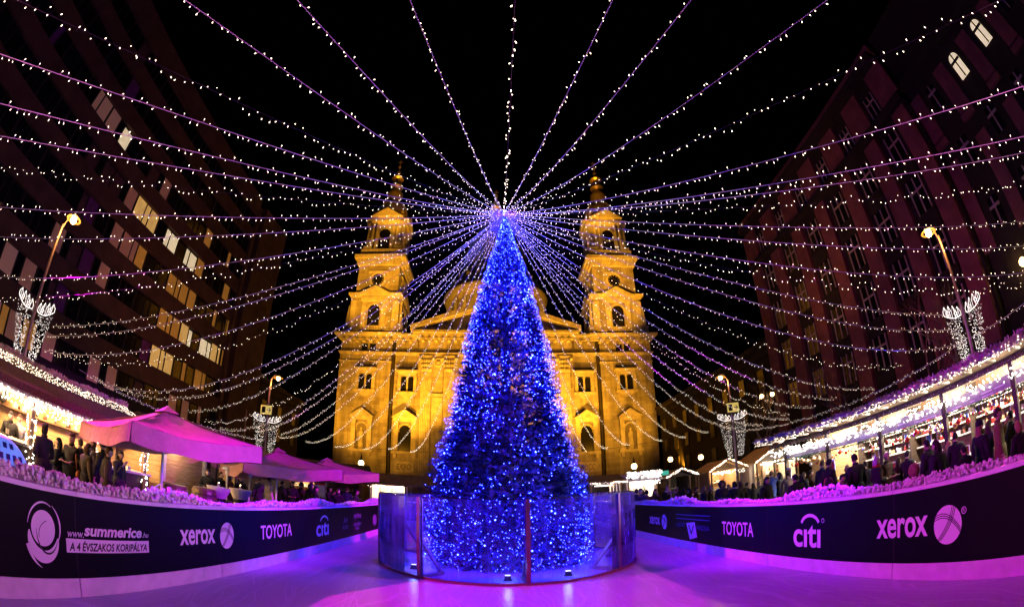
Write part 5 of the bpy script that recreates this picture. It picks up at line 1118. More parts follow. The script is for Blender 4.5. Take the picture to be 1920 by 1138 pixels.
# --- stalls across the far end, all facing the rink
def far_stall(x0, x1, y, dep, ez, rz_, label, short, wall, roof, lamp=True, gable=False, trim=None, bulbs=0, panel=None, counter_z=.85):
    t = thing('market_stall', label, 'market stall', ((x0+x1)/2, y, GZ)); r2 = random.Random(int(x0*13+y)); cx_ = (x0+x1)/2
    m = MB(); m.box(x0, x1, y+dep-.08, y+dep, GZ, ez); m.build('back_wall', M[wall], t)
    for xa in (x0, x1-.08): m = MB(); m.box(xa, xa+.08, y+.35, y+dep-.081, GZ, ez); m.build('side_wall', M[wall], t)
    for xa in (x0, x1-.08): m = MB(); m.box(xa, xa+.08, y, y+.08, GZ, ez); m.build('post', M['wood_brown'], t)
    m = MB(); m.box(x0, x1, y-.12, y+.4, counter_z, counter_z+.05); m.build('counter', M['counter'], t)
    m = MB(); m.box(x0+.085, x1-.085, y+.02, y+.06, GZ, counter_z-.002); m.build('front_panel', M[panel or wall], t)
    m = MB(); fy = lambda u, v, d: (u, d, v); fx = lambda u, v, d: (d, u, v)
    if gable: m.prism([(x0-.3, ez-.05), (cx_, rz_-.08), (x1+.3, ez-.05), (x1+.3, ez+.03), (cx_, rz_), (x0-.3, ez+.03)], fy, y-.35, y+dep+.2)
    else: m.prism([(y-.5, ez-.06), (y-.5, ez+.02), (y+dep*.6, rz_), (y+dep*.6, rz_-.08)], fx, x0-.15, x1+.15); m.prism([(y+dep*.6, rz_-.08), (y+dep*.6, rz_), (y+dep+.3, ez), (y+dep+.3, ez-.08)], fx, x0-.15, x1+.15)
    m.build('roof', M[roof], t)
    if gable: m = MB(); m.prism([(x0, ez+.0), (x1, ez+.0), (cx_, rz_-.12)], fy, y+.02, y+.06); m.build('gable', M[wall], t)
    if trim:
        m = MB(); pts = [(x0-.3, y-.36, ez), (cx_, y-.36, rz_), (x1+.3, y-.36, ez)] if gable else [(x0-.15, y-.5, ez), (x1+.15, y-.5, ez)]
        tinsel(m, pts, .08, int(420*(x1-x0)), r2); g_ = thing('garland', 'pale garland on the '+('gable' if gable else 'eave')+' of the '+short, 'garland', pts[0]); m.build('tinsel', M[trim], g_)
        m = MB()
        for a, b in zip(pts, pts[1:]): fringe_bulbs(m, (a[0], a[1]-.08, a[2]+.05), (b[0], b[1]-.08, b[2]+.05), int(32*(x1-x0)), .1, .02, r2, .016)
        tag(m.build('garland_bulbs', M['bulb'], g_), kind='stuff')
    if bulbs:
        m = MB(); fringe_bulbs(m, (x0, y-.4, ez-.05), (x1, y-.4, ez-.05), bulbs, .22, .04, r2, .022); lc = thing('light_curtain', 'white bulbs fringing the '+short, 'light decoration', (cx_, y-.4, ez)); tag(m.build('bulbs', M['white_lamp'], lc), kind='stuff')
    if lamp: m = MB(); m.box(cx_-(x1-x0)*.3, cx_+(x1-x0)*.3, y+.5, y+.58, ez-.16, ez-.1); m.build('light_tube', M['neon'], t)
    m = MB(); m.box(x0+.1, x1-.1, y+dep-.4, y+dep-.085, 1.25, 1.29); m.build('shelf', M['counter'], t)
    n = int((x1-x0)/.22)
    goods([(x0+.15+(x1-x0-.3)*(i+.5)/n, y+r2.uniform(-.02, .3), counter_z+.052, r2.choice(('jar', 'mug', 'box', 'bottle', 'figure'))) for i in range(n)], 'on the counter of the '+short, r2)
    goods([(x0+.15+(x1-x0-.3)*(i+.5)/n, y+dep-.25, 1.292, r2.choice(('jar', 'bottle', 'box', 'figure'))) for i in range(n)], 'on the shelf of the '+short, r2)
    return t
far_stall(-12.8, -9.7, 24, 2.2, 2.1, 2.9, 'stall with wreaths on a pine board beyond the middle umbrella', 'wreath stall', 'pine', 'wood_dark', bulbs=40)
far_stall(-9.4, -7.4, 25, 2.2, 2.1, 2.9, 'dim brown stall beyond the smallest umbrella', 'dim brown stall', 'wood_brown', 'wood_dark', lamp=False)
far_stall(-6.6, -4.6, 24, 2.2, 1.86, 2.48, 'bright stall under a brown sloping roof by the glass fence', 'bright brown roofed stall', 'counter', 'wood_brown', bulbs=30)
far_stall(-4.4, -2.6, 24, 2.2, 1.86, 2.45, 'closed brown stall half hidden by the fir', 'closed brown stall', 'wood_brown', 'wood_brown', lamp=False, panel='blind_pink_lit')
far_stall(4.9, 6.6, 24, 2.0, 1.93, 2.4, 'stall with pink and dark striped front by the glass fence', 'striped stall', 'wood_dark', 'wood_brown', trim='tinsel', panel='whitecloth')
ws = far_stall(6.95, 8.6, 24, 2.0, 1.95, 2.35, 'glaring white stall with a fringed awning', 'white fringed stall', 'whitecloth', 'whitecloth', bulbs=150, panel='red')
m = MB(); m.prism([(6.65, 2.40), (8.75, 2.38), (8.5, 1.93), (7.1, 1.93)], lambda u, v, d: (u, 23.45+d, v), 0, .03); m.build('awning', M['white_plastic'], ws)
m = MB(); fringe_bulbs(m, (6.7, 23.42, 2.42), (8.7, 23.42, 2.40), 160, .40, .02, random.Random(3), .018); lc = thing('light_curtain', 'mesh of white bulbs over the fringed awning', 'light decoration', (7.7, 23.4, 2.4)); tag(m.build('bulbs', M['white_lamp'], lc), kind='stuff')
m = MB(); m.box(8.72, 9.1, 23.5, 23.6, 2.08, 2.32); tag(m.build('sign_box', M['teal']), 'small teal lit sign at the corner of the white fringed awning', 'sign')
far_stall(9.3, 10.6, 24, 2.0, 1.92, 2.34, 'little hut with a garlanded gable and a dark doorway', 'little gabled hut', 'wood_dark', 'wood_dark', lamp=False, gable=True, trim='tinsel', counter_z=.6)
far_stall(10.7, 11.6, 25, 2.0, 1.9, 2.2, 'pale boarded hut beside the little gable', 'pale boarded hut', 'pine', 'wood_dark', lamp=False, counter_z=.75)
far_stall(11.9, 13.9, 24, 2.2, 1.95, 2.56, 'gabled stall with blue lit goods and rose garland', 'blue lit gabled stall', 'pine', 'pine', gable=True, trim='tinsel_warm', bulbs=40)
far_stall(14.4, 17.6, 23, 2.4, 2.05, 2.95, 'wide gabled stall with white counter at the end of the long stall', 'wide gabled stall', 'counter', 'pine', gable=True, trim='tinsel_warm', bulbs=90, counter_z=.8)
m = MB()
for i in range(4): m.box(5.9+i*.17, 5.98+i*.17, 23.9, 23.93, .9, 1.9)
tag(m.build('striped_curtain', M['whitecloth']), 'white strips of the curtain hung in the striped stall', 'curtain')
for x, z in ((-11.0, 1.55), (-10.5, 1.35)):
    t = thing('wreath', ('upper' if z > 1.5 else 'lower')+' dark wreath on the pine board of the wreath stall', 'wreath', (x, 23.8, z)); m = MB(); m.tube([(x+.13*math.cos(a*.449), 23.9, z+.13*math.sin(a*.449)) for a in range(15)], .04, 6); m.build('ring', M['green'], t)
t = thing('notice_board', 'red topped poster board beyond the middle umbrella', 'sign', (-8.6, 22, GZ)); m = MB(); m.box(-8.9, -8.3, 22, 22.04, .9, 1.65); m.build('board', M['whitecloth'], t); m = MB(); m.box(-8.9, -8.3, 21.98, 21.999, 1.5, 1.65); m.build('header', M['red'], t); m = MB(); m.box(-8.63, -8.57, 22.05, 22.1, GZ, 1.6); m.build('leg', M['black'], t)
# ------------------------------------------------------------------ people
def skin_mesh(pts, edges, rad, sub=1):
    me = bpy.data.meshes.new('skin'); me.from_pydata(pts, edges, []); o = bpy.data.objects.new('skin', me); COL.objects.link(o)
    md = o.modifiers.new('s', 'SKIN'); md.use_smooth_shade = True
    for i, r in enumerate(rad):
        d = me.skin_vertices[0].data[i]; d.radius = r if isinstance(r, tuple) else (r, r); d.use_root = (i == 0)
    s = o.modifiers.new('d', 'SUBSURF'); s.levels = sub; s.render_levels = sub
    dg = bpy.context.evaluated_depsgraph_get(); ev = bpy.data.meshes.new_from_object(o.evaluated_get(dg))
    out = [tuple(v.co) for v in ev.vertices], [tuple(p.vertices) for p in ev.polygons]
    bpy.data.objects.remove(o); bpy.data.meshes.remove(me); bpy.data.meshes.remove(ev); return out
ARM = {'down': ((.255, .03, 1.13), (.265, -.05, .87)), 'hold': ((.25, .05, 1.13), (.11, -.27, 1.12)), 'eat': ((.24, -.08, 1.15), (.06, -.20, 1.42)), 'pocket': ((.29, .08, 1.13), (.215, -.09, .97)), 'reach': ((.24, -.14, 1.17), (.16, -.42, 1.12))}
_sk = {}
def person(px, py, X, yaw, label, coat, trousers=(.02, .02, .03), hair=(.03, .02, .015), arms=('down', 'down'), long=.72, style='short', hat=None, stride=.06, bulk=1.0, bag=None, scarf=None, Y=None, group=None, hood=None, apron=None):
    top = on_y(px, py, Y) if Y else on_x(px, py, X)
    H = max(.95, min(1.92, top.z-GZ)); k = H/1.72
    A = {1: ARM[arms[1]], -1: ARM[arms[0]]}
    key = (arms, stride, bulk)
    if key not in _sk:
        P = [(0, 0, .95), (0, .01, 1.10), (0, .01, 1.28), (0, .02, 1.40), (0, .01, 1.48), (0, -.005, 1.56)]; E_ = [(i, i+1) for i in range(5)]; Q = [(.13, .10), (.115, .09), (.14, .10), (.11, .085), .052, .05]
        for s in (-1, 1):
            el, wr = A[s]; n = len(P); P += [(s*.17, .02, 1.405), (s*el[0], el[1], el[2]), (s*wr[0], wr[1], wr[2])]; E_ += [(3, n), (n, n+1), (n+1, n+2)]; Q += [.058, .042, .028]
            n = len(P); st = s*stride; P += [(s*.095, 0, .88), (s*.10, st*.5-.02, .50), (s*.105, st+.03, .09), (s*.115, st-.10, .035)]; E_ += [(0, n), (n, n+1), (n+1, n+2), (n+2, n+3)]; Q += [.082, .058, .04, .032]
        body = skin_mesh(P, E_, Q)
        P = [(0, 0, .98), (0, .01, 1.10), (0, .01, 1.28), (0, .02, 1.39), (0, .015, 1.485)]; E_ = [(i, i+1) for i in range(4)]; Q = [(.175*bulk, .14*bulk), (.165*bulk, .13*bulk), (.185*bulk, .145*bulk), (.14, .115), (.075, .08)]
        for s in (-1, 1):
            el, wr = A[s]; n = len(P); P += [(s*.175, .02, 1.40), (s*el[0], el[1], el[2]), (s*(wr[0]*.85+el[0]*.15), wr[1]*.85+el[1]*.15, wr[2]*.85+el[2]*.15)]; E_ += [(3, n), (n, n+1), (n+1, n+2)]; Q += [.088*bulk, .072*bulk, .052]
        coatm = skin_mesh(P, E_, Q)
        legs = []
        for s in (-1, 1):
            st = s*stride; legs.append(skin_mesh([(s*.09, 0, .95), (s*.10, st*.5-.02, .50), (s*.105, st+.03, .10)], [(0, 1), (1, 2)], [.105, .078, .062]))
        _sk[key] = (body, coatm, legs)
    body, coatm, legs = _sk[key]
    m = MB(); m.add(*body)
    hc = (0, -.02, 1.625)
    n0 = len(m.v); m.sph(hc, .1, 14, 10, (.76, .92, 1.16))
    for i in range(n0, len(m.v)):                      # jaw narrows, face flattens
        x, y, z = m.v[i]; d = (hc[2]-z)/.116
        if d > .1: q = 1-.30*(d-.1); m.v[i] = (x*q, y*q+(1-q)*-.05, z)
    m.add([(-.013, -.108, 1.605), (.013, -.108, 1.605), (0, -.136, 1.60), (0, -.105, 1.645)], [(0, 1, 2), (1, 3, 2), (3, 0, 2)])
    for s in (-1, 1): m.sph((s*.077, -.01, 1.62), .026, 6, 5, (.4, .7, 1.1))
    m.mi = 1
    for s in (-1, 1): m.sph((s*.030, -.103, 1.638), .0115, 6, 5, (1.2, .6, .8))
    m.mi = 2; m.sph((0, -.103, 1.565), .022, 7, 5, (1, .35, .3)); m.mi = 0
    for s in (-1, 1):                                    # hands: palm, four bent fingers, thumb
        el, wr = Vector((s*A[s][0][0], *A[s][0][1:])), Vector((s*A[s][1][0], *A[s][1][1:])); d = (wr-el).normalized(); side = Vector((0, -1, 0)) if abs(d.z) > .7 else Vector((-s, 0, 0)); side = (side-d*side.dot(d)).normalized(); nn = d.cross(side)
        pc = wr+d*.045; m.obox(pc, side*.036, nn*.013, d*.045)
        for f_ in range(4):
            b = wr+d*.088+side*(.027-.018*f_); L_ = (.058, .07, .066, .05)[f_]; cu = -nn*s*.6
            m.tube([b, b+d*L_*.5+cu*.012, b+d*L_*.85+cu*.038], [.0092, .0085, .006], 5)
        b = wr+d*.02+side*.036; m.tube([b, b+side*.026+d*.022, b+side*.03+d*.052], [.012, .010, .007], 5)
    sc_ = lambda o: o
    def fin(mb, name, mats, parent, smooth=True):
        mb.v = [(p[0]*k, p[1]*k, p[2]*k) for p in mb.v]; return mb.build(name, mats, parent, smooth, local=True)
    root = fin(m, 'person', [M['skin'], M['eye'], M['lip']], None); tag(root, label, 'person', group)
    c = cloth(coat); m = MB(); m.add(*coatm)
    b0 = .168*bulk
    if long < .95: m.lathe([(b0*.98, 1.08), (b0*1.05, .98), (b0*1.12, (long+.98)/2), (b0*(1.1+.35*(.95-long)), long), (b0*(1.02+.3*(.95-long)), long+.01)], 0, 0, 14, sx=1.12, sy=.88)
    m.lathe([(.075, 1.46), (.082, 1.50), (.07, 1.535), (.06, 1.53)], 0, .01, 12); fin(m, 'coat', c, root)
    m = MB(); [m.add(*l) for l in legs]; fin(m, 'trousers', cloth(trousers), root)
    m = MB()
    for s in (-1, 1): st = s*stride; m.sph((s*.112, st-.03, .045), .05, 8, 6, (.95, 2.5, .95)); m.tube([(s*.105, st+.03, .06), (s*.105, st+.03, .15)], .055, 8)
    fin(m, 'shoes', M['black'], root)
    m = MB(); cut = .2 if style == 'short' else -.1
    m.sph(hc, .108, 14, 10, (.80, .98, 1.14), keep=lambda q: not (q[1] < -.012 and q[2] < .055) and q[2] > (-.045 if style == 'short' else -.1))
    if style == 'long': m.sph((0, .055, 1.50), .11, 10, 8, (.95, .5, 1.75))
    if style == 'bun': m.sph((0, .075, 1.71), .05, 8, 6)
    if style == 'bob': m.sph((0, .03, 1.585), .112, 10, 8, (.92, .75, 1.0), keep=lambda q: q[1] > -.02)
    fin(m, 'hair', cloth(hair), root)
    if hat: m = MB(); m.lathe([(.092, 1.66), (.096, 1.70), (.088, 1.745), (.055, 1.775), (.01, 1.785)], 0, -.015, 14, sy=1.15); m.lathe([(.096, 1.655), (.102, 1.67), (.096, 1.685)], 0, -.015, 14, sy=1.15); fin(m, 'hat', cloth(hat), root)
    if hood:
        m = MB(); m.sph((0, .012, 1.61), .135, 14, 10, (.92, 1, 1.12), keep=lambda q: not (q[1] < -.06 and abs(q[0]) < .09 and q[2] < .105)); ho = fin(m, 'hood', c, root)
        m = MB(); m.tube([(.095*math.sin(a*.393), -.095, 1.60+.125*math.cos(a*.393)) for a in range(17)], .026, 6); fin(m, 'hood_fur', cloth(hood), root)
    if scarf: m = MB(); m.lathe([(.075, 1.45), (.11, 1.475), (.105, 1.52), (.07, 1.545)], 0, 0, 12); m.tube([(.05, -.12, 1.48), (.06, -.17, 1.3), (.06, -.165, 1.08)], [.03, .035, .03], 6); fin(m, 'scarf', cloth(scarf), root)
    if apron: m = MB(); m.lathe([(.17*bulk, .70), (.172*bulk, 1.0), (.178*bulk, 1.3)], 0, -.03, 14, sx=.8, sy=.98); fin(m, 'apron', cloth(apron), root)
    if bag:
        m = MB(); m.sph((.30, -.03, .92), .13, 10, 8, (.55, 1.1, .9)); m.tube([(.28, .08, .98), (.22, .05, 1.35), (.15, .02, 1.46), (.2, -.08, 1.3), (.29, -.12, .98)], .012, 5); fin(m, 'shoulder_bag', cloth(bag), root)
    root.location = (top.x, top.y, GZ); root.rotation_euler = (0, 0, R(yaw)); return root
BK, DK, NV, BR, GY = (.012, .012, .014), (.03, .025, .025), (.015, .02, .06), (.07, .035, .02), (.12, .11, .11)
HB, HD, HL = (.05, .028, .015), (.012, .010, .009), (.34, .22, .10)
# yaw 0 faces the camera side (-Y), 90 faces +X, -90 faces -X, 180 faces away
person(22, 772, -10.6, 60, 'stall keeper in black behind the counter of the thatched stall under dark balloons', BK, hair=HD, arms=('hold', 'hold'))
person(38, 777, -10.7, 60, 'stall keeper in a pale jacket with dark sleeves behind the thatched stall counter', (.55, .52, .50), hair=HB, arms=('reach', 'down'))
person(85, 796, -8.3, -95, 'woman in a long dark coat with hair pinned up, in profile by the lit post', (.02, .015, .035), hair=HD, style='bun', long=.42, arms=('hold', 'hold'))
person(136, 814, -8.5, 20, 'woman in a black jacket eating, with a brown shoulder bag, facing the rink', BK, (.05, .07, .12), hair=HB, style='bun', arms=('hold', 'hold'), bag=(.30, .13, .05))
person(165, 832, -8.0, 170, 'curly haired woman in a long textured coat, back turned, by the thatched stall', (.05, .04, .03), hair=HB, style='bob', long=.35)
person(174, 824, -8.8, -20, 'pale faced woman with dark hair half hidden behind the curly haired woman', (.03, .02, .05), hair=HD, style='long')
person(195, 826, -8.2, -75, 'tall man in a dark coat with short hair in profile before the thatched stall', BK, hair=HD, long=.5)
person(204, 838, -7.2, 150, 'young man in a black jacket and maroon trousers seen from behind', (.025, .02, .018), (.13, .03, .05), hair=HB, arms=('pocket', 'pocket'), scarf=None)
person(506, 893, -7.4, 140, 'man in a white shirt and black trousers by the pole of the middle umbrella', (.72, .58, .56), BK, hair=HD, bulk=.92)
person(529, 902, -8.0, 160, 'dark figure before the lit wreath stall', BK, hair=HD)
person(583, 905, -6.4, 150, 'dark figure with hood down between the middle and smallest umbrella poles', BK, hair=HD, style='bob')
person(592, 912, -6.0, 120, 'shorter dark figure with a red glove beside the smallest umbrella pole', BK, hair=HD, style='long', arms=('down', 'hold'))
person(634, 916, -5.6, 30, 'man in black with a pale face beyond the smallest umbrella pole', BK, hair=HB)
person(668, 918, -5.2, 100, 'dark figure by the bright stall under the brown roof', DK, hair=HD)
person(415, 885, -8.6, 90, 'dark figure behind the white covered table under the umbrellas', BK, hair=HD)
person(452, 893, -8.8, 40, 'dark figure behind the flat headed patio heater', BK, hair=HD, style='long')
person(1193, 917, 4.9, 150, 'slim dark figure just beside the glass fence', BK, hair=HD, Y=15.5)
person(1202, 916, 5.2, -60, 'woman in a violet coat with a pale bag before the white fringed stall', (.05, .02, .07), hair=HB, style='long', bag=(.5, .4, .35), Y=15.0)
person(1251, 911, 6.6, 10, 'woman with a white scarf eating in the dark doorway of the little hut', BK, hair=HL, style='bob', arms=('eat', 'hold'), scarf=(.7, .68, .66), Y=17)
person(1293, 916, 6.6, -120, 'dark haired person in black beside the pale boarded hut', BK, hair=HD, style='bob', Y=15.0)
person(1319, 912, 6.9, 80, 'fair haired woman in profile before the pale boarded hut', DK, hair=HL, style='long', Y=14.2)
person(1332, 911, 7.5, 60, 'fair haired child beside the fair haired woman', DK, hair=HL, style='bob', Y=14.5)
person(1353, 902, 7.6, 0, 'woman in a violet hooded parka facing the rink', (.05, .02, .05), hair=HD, hood=(.10, .05, .06), arms=('hold', 'hold'), Y=13.6)
person(1377, 903, 7.4, 175, 'broad person in black with a pale fur collar, back to the rink', BK, hair=HD, style='bob', scarf=(.55, .45, .38), bulk=1.15, Y=12.8)
person(1388, 903, 7.6, 170, 'brown haired person close beside the pale fur collar', (.03, .02, .02), hair=(.12, .07, .05), style='bob', Y=13.0)
person(1437, 895, 6.9, 20, 'woman with long dark hair in a black coat facing the rink before the white counter', BK, hair=HD, style='long', bulk=1.1)
person(1446, 884, 9.2, 150, 'man in a blue jacket at the white counter of the wide gabled stall', (.05, .08, .30), hair=HB)
person(1462, 886, 8.8, -150, 'slim person in black at the white counter', BK, hair=HD, style='long')
person(1477, 884, 8.6, 160, 'person in a tan jacket with a dark strap at the end of the long stall', (.25, .17, .12), hair=HB)
person(1491, 890, 6.6, 180, 'broad person in black seen from behind at the end of the long stall', BK, hair=HD, bulk=1.2)
person(1541, 864, 8.8, 100, 'person half hidden behind the man by the pine panelled bay', BK, hair=HB)
person(1553, 862, 8.0, 90, 'tall man in a dark coat in profile by the pine panelled bay', (.02, .015, .012), hair=HD, long=.5)
person(1554, 897, 6.6, 175, 'small person in a tan edged hood before the pine panelled bay', (.02, .016, .014), hair=HD, hood=(.30, .18, .08))
person(1578, 890, 7.2, 30, 'dark haired child with tan collar between the two tall men at the long stall', DK, hair=HD, scarf=(.25, .15, .08))
person(1602, 852, 7.6, 170, 'tall man in black seen from behind under the CENTRUM sign', (.015, .018, .018), hair=HD, long=.6, bulk=1.1)
person(1642, 857, 7.9, 70, 'grey haired woman in black with a red scarf at the long stall', BK, hair=(.45, .42, .40), style='bob', scarf=(.40, .05, .03), arms=('hold', 'hold'), long=.5)
person(1661, 850, 8.3, 0, 'fair haired man in a dark chequered jacket holding goods at the long stall', (.09, .04, .035), hair=(.5, .42, .32), arms=('hold', 'hold'))
person(1714, 871, 6.2, 150, 'small person in a tan and violet hood by the snow', (.24, .13, .07), hair=HB, hood=(.30, .17, .08))
person(1738, 826, 8.2, 170, 'tall figure in black beside the long haired woman', BK, hair=HD, bulk=1.1)
person(1755, 826, 7.2, 178, 'woman with long straight dark hair in black, back to the rink', BK, hair=(.02, .012, .008), style='long', bulk=1.2, long=.45)
person(1807, 837, 7.6, 160, 'dark child with arms out before the long stall', BK, hair=HD, arms=('reach', 'down'))
person(1835, 792, 8.2, 75, 'woman in a dark cap and coat with long fair hair before the long stall', BK, hair=(.25, .16, .08), style='long', hat=(.015, .015, .02), long=.55)
person(1868, 767, 8.3, 30, 'man in an olive padded jacket eating at the long stall', (.20, .15, .05), (.06, .045, .02), hair=HB, arms=('down', 'eat'))
crowd = [(1212, 919, 15.5, 'in dark red between the fir ring and the striped stall', (.08, .01, .015)), (1228, 917, 16.5, 'in charcoal before the white fringed stall counter', DK), (1268, 916, 16, 'in black under the little gable', BK), (1281, 917, 15, 'in dark green beside the little gabled hut', (.015, .035, .02)), (1305, 914, 15.5, 'in brown before the pale boarded hut corner', BR), (1366, 908, 15, 'in dark blue behind the violet parka', NV), (1400, 905, 14, 'in black under the blue lit gable', BK), (1412, 906, 13.2, 'in dark grey before the blue lit gabled stall', (.05, .05, .055)), (1424, 902, 13.6, 'in black beside the long dark haired woman', BK)]
for i, (px, py, Y, what, c) in enumerate(crowd): person(px, py, 0, (150, 20, -100, 170, 60, 185, 100, 160, 200)[i], ('woman ' if i % 2 else 'man ')+what, c, hair=(HD, HB, HL)[i % 3], style=('short', 'long')[i % 2], Y=Y, arms=(('down', 'down'), ('hold', 'hold'), ('pocket', 'pocket'))[i % 3])
more = [(1506, 886, 8.7, 'woman in a long black coat by the last post of the long stall', BK, 'long'), (1519, 882, 9.0, 'man in brown at the counter of the pine panelled bay', BR, 'short'), (1588, 872, 8.9, 'woman in dark blue leaning at the counter under the CENTRUM sign', NV, 'bob'), (1622, 866, 8.6, 'man in black between the tall man and the grey haired woman', BK, 'short'), (1684, 858, 8.9, 'woman in dark red at the counter behind the chequered jacket', (.09, .012, .015), 'long'), (1700, 846, 8.7, 'man in a black coat reaching over the counter of the long stall', BK, 'short'), (1778, 828, 8.9, 'woman in grey at the counter beside the long haired woman', GY, 'bob'), (1790, 812, 8.8, 'man in black at the post of the bay with the olive jacket', BK, 'short'), (1852, 790, 9.0, 'woman in dark green close behind the olive jacket', (.015, .035, .02), 'long'), (1893, 772, 8.9, 'man in charcoal at the end of the visible counter', DK, 'short'), (1908, 790, 7.6, 'woman in black past the olive jacket', BK, 'bob')]
for i, (px, py, X, lab, c, st) in enumerate(more): person(px, py, X, (95, 70, 110, 140, 80, 100, 60, 120, 90, 75, 150)[i], lab, c, hair=(HB, HD, HL, HD)[i % 4], style=st, arms=(('hold', 'hold'), ('reach', 'down'), ('down', 'down'))[i % 3])
for i, (px, py, X, lab, c, st) in enumerate([(112, 822, -8.9, 'woman in black between the pinned up hair and the brown bag', BK, 'long'), (152, 824, -9.0, 'man in dark blue at the counter of the thatched stall', NV, 'short'), (226, 846, -8.4, 'woman in charcoal by the sagging white rope', DK, 'bob'), (390, 880, -8.8, 'man in black behind the second barrel', BK, 'short'), (432, 890, -9.0, 'woman in dark red under the edge of the largest umbrella', (.06, .01, .02), 'long'), (486, 895, -8.6, 'man in dark grey behind the man in the white shirt', (.04, .04, .045), 'short'), (548, 903, -7.6, 'woman in black beneath the middle umbrella', BK, 'long'), (565, 905, -7.4, 'man in brown beneath the middle umbrella', BR, 'short'), (618, 912, -6.4, 'woman in black beneath the smallest umbrella', BK, 'bob'), (650, 914, -6.2, 'man in dark blue beneath the smallest umbrella', NV, 'short')]):
    person(px, py, X, (-60, -90, 100, 40, 150, -120, 30, 160, 90, 200)[i], lab, c, hair=(HD, HB)[i % 2], style=st, arms=(('hold', 'hold'), ('down', 'down'), ('eat', 'down'))[i % 3])
for (x, y, z, r), lab in (((-10.75, 5.12, 1.93, .17), 'large dark balloon over the keeper in black'), ((-10.85, 5.35, 1.82, .14), 'smaller dark balloon under the large one')):
    t = thing('balloon', lab, 'balloon', (x, y, z), 'dark balloons in the thatched stall'); m = MB(); m.sph((x, y, z), r, 14, 10, (1, 1, 1.12)); m.build('skin', M['black'], t, smooth=True); m = MB(); m.lathe([(.03, z-r*1.2), (.01, z-r*1.1)], x, y, 8); m.tube([(x, y, z-r*1.2), (x, y, 1.05)], .003, 3); m.build('string', M['black'], t)

# ------------------------------------------------------------------ light
def lamp(kind, name, loc, col, power, target=None, size=.2, spot=60, blend=.4):
    l = bpy.data.lights.new(name, kind); l.color = col; l.energy = power
    if kind == 'POINT': l.shadow_soft_size = size
    if kind == 'SPOT': l.shadow_soft_size = size; l.spot_size = R(spot); l.spot_blend = blend
    if kind == 'AREA': l.shape = 'RECTANGLE'; l.size = size; l.size_y = blend
    o = bpy.data.objects.new(name, l); COL.objects.link(o); o.location = loc
    if target is not None: o.rotation_euler = (Vector(target)-Vector(loc)).to_track_quat('-Z', 'Y').to_euler()
    return o
SOD = (1, .45, .10)
for p, e in zip(LAMPS, (280, 130, 220, 130)): lamp('POINT', 'street_and_added_light', p, SOD, e, size=.15)
lamp('POINT', 'candelabra_light', LAMP2-Vector((0, 0, .3)), SOD, 45, size=.15)
FLO = (1, .40, .018)
for s in (-1, 1):                                        # floodlights of the basilica, from the square up
    lamp('SPOT', 'facade_flood', (12.0*s, 65, 3.5), FLO, 54000, (14.6*s, 75, 23), .3, 62, 1)
    lamp('SPOT', 'facade_flood', (27*s, 63, 3.5), FLO, 20000, (22.5*s, 75, 19), .3, 78, 1)
    lamp('SPOT', 'facade_flood', (19*s, 57, 7), FLO, 17000, (18*s, 75, 15), .3, 84, 1)
    lamp('SPOT', 'tower_flood', (12*s, 48, 13), FLO, 130000, (21.8*s, 76, 36.5), .3, 26, .8)
    lamp('SPOT', 'belfry_flood', (16*s, 64, 28.5), FLO, 7500, (22*s, 78, 49), .2, 56, .9)
    lamp('SPOT', 'spire_flood', (16.5*s, 67, 44), FLO, 16000, (22*s, 79.5, 60), .2, 46, .8)
    lamp('SPOT', 'drum_flood', (12*s, 100, 28), FLO, 52000, (5*s, 130, 58), .3, 80, .9)
lamp('SPOT', 'facade_flood', (0, 62, 3), FLO, 80000, (0, 75, 27), .3, 84, 1)
lamp('SPOT', 'lantern_flood', (0, 112, 62), FLO, 30000, (0, 133, 94), .3, 40, .9)
MAG, VIO, BLU, PNK = (1, .0, .78), (.33, .0, 1), (.01, .005, 1), (1, .04, .66)
lamp('SPOT', 'stage_and_added_light', (-12.5, 7.0, 7.0), MAG, 7600, (-.9, 3.8, 0), .05, 54, .6)
lamp('SPOT', 'stage_and_added_light', (12.5, 6.85, 6.75), PNK, 3700, (.2, 4.4, .2), .03, 54, .7)
for s in (-1, 1):
    lamp('SPOT', 'stage_and_added_light', (3.9*s, -5, 6.5), VIO, 19000, (4.7*s, 10.3, 0), .15, 14.5, .7)
    lamp('SPOT', 'stage_and_added_light', (12.2*s, 23, 7.0), VIO, 5000, (3.2*s, 14.5, 0), .15, 22, .8)
lamp('SPOT', 'stage_and_added_light', (0, -5.5, 6.5), (.8, 0, 1), 1700, (0, 3.4, 0), .15, 34, .9)
lamp('SPOT', 'stage_and_added_light', (12.4, 7.6, 4.6), BLU, 9000, (-4.2, 8.8, 1.1), .1, 19, .7)  # added blue spot imitating the fir's reflection on the board
lamp('SPOT', 'stage_and_added_light', (12.4, 6.9, 6.8), (.9, 0, 1), 6800, (-5.2, 8.7, 2.3), .1, 17, .6)
lamp('SPOT', 'stage_and_added_light', (12.4, 12.5, 6.8), (.72, 0, 1), 19000, (-5.4, 15.4, 2.2), .1, 30, .7)
lamp('SPOT', 'stage_and_added_light', (-12.4, 7.4, 4.6), BLU, 4500, (4.4, 8.2, 1), .1, 30, .6)
lamp('SPOT', 'stage_and_added_light', (-12.4, 6.8, 4.8), (1, .02, .70), 2600, (9.0, 8.4, 3.1), .1, 30, .8)
for s in (-1, 1):
    lamp('SPOT', 'added_wire_light', (4.6*s, -3, .4), (1, .20, .62), 1700, (4.0*s, 2.0, 8), .1, 80, .9)  # unseen uplights added to brighten the bulb wires
    lamp('SPOT', 'added_wire_light', (12.7*s, 6.8, 5.3), (1, .20, .50), 450, (1*s, 4, 12), .1, 85, .9)  # further added uplights for the wires

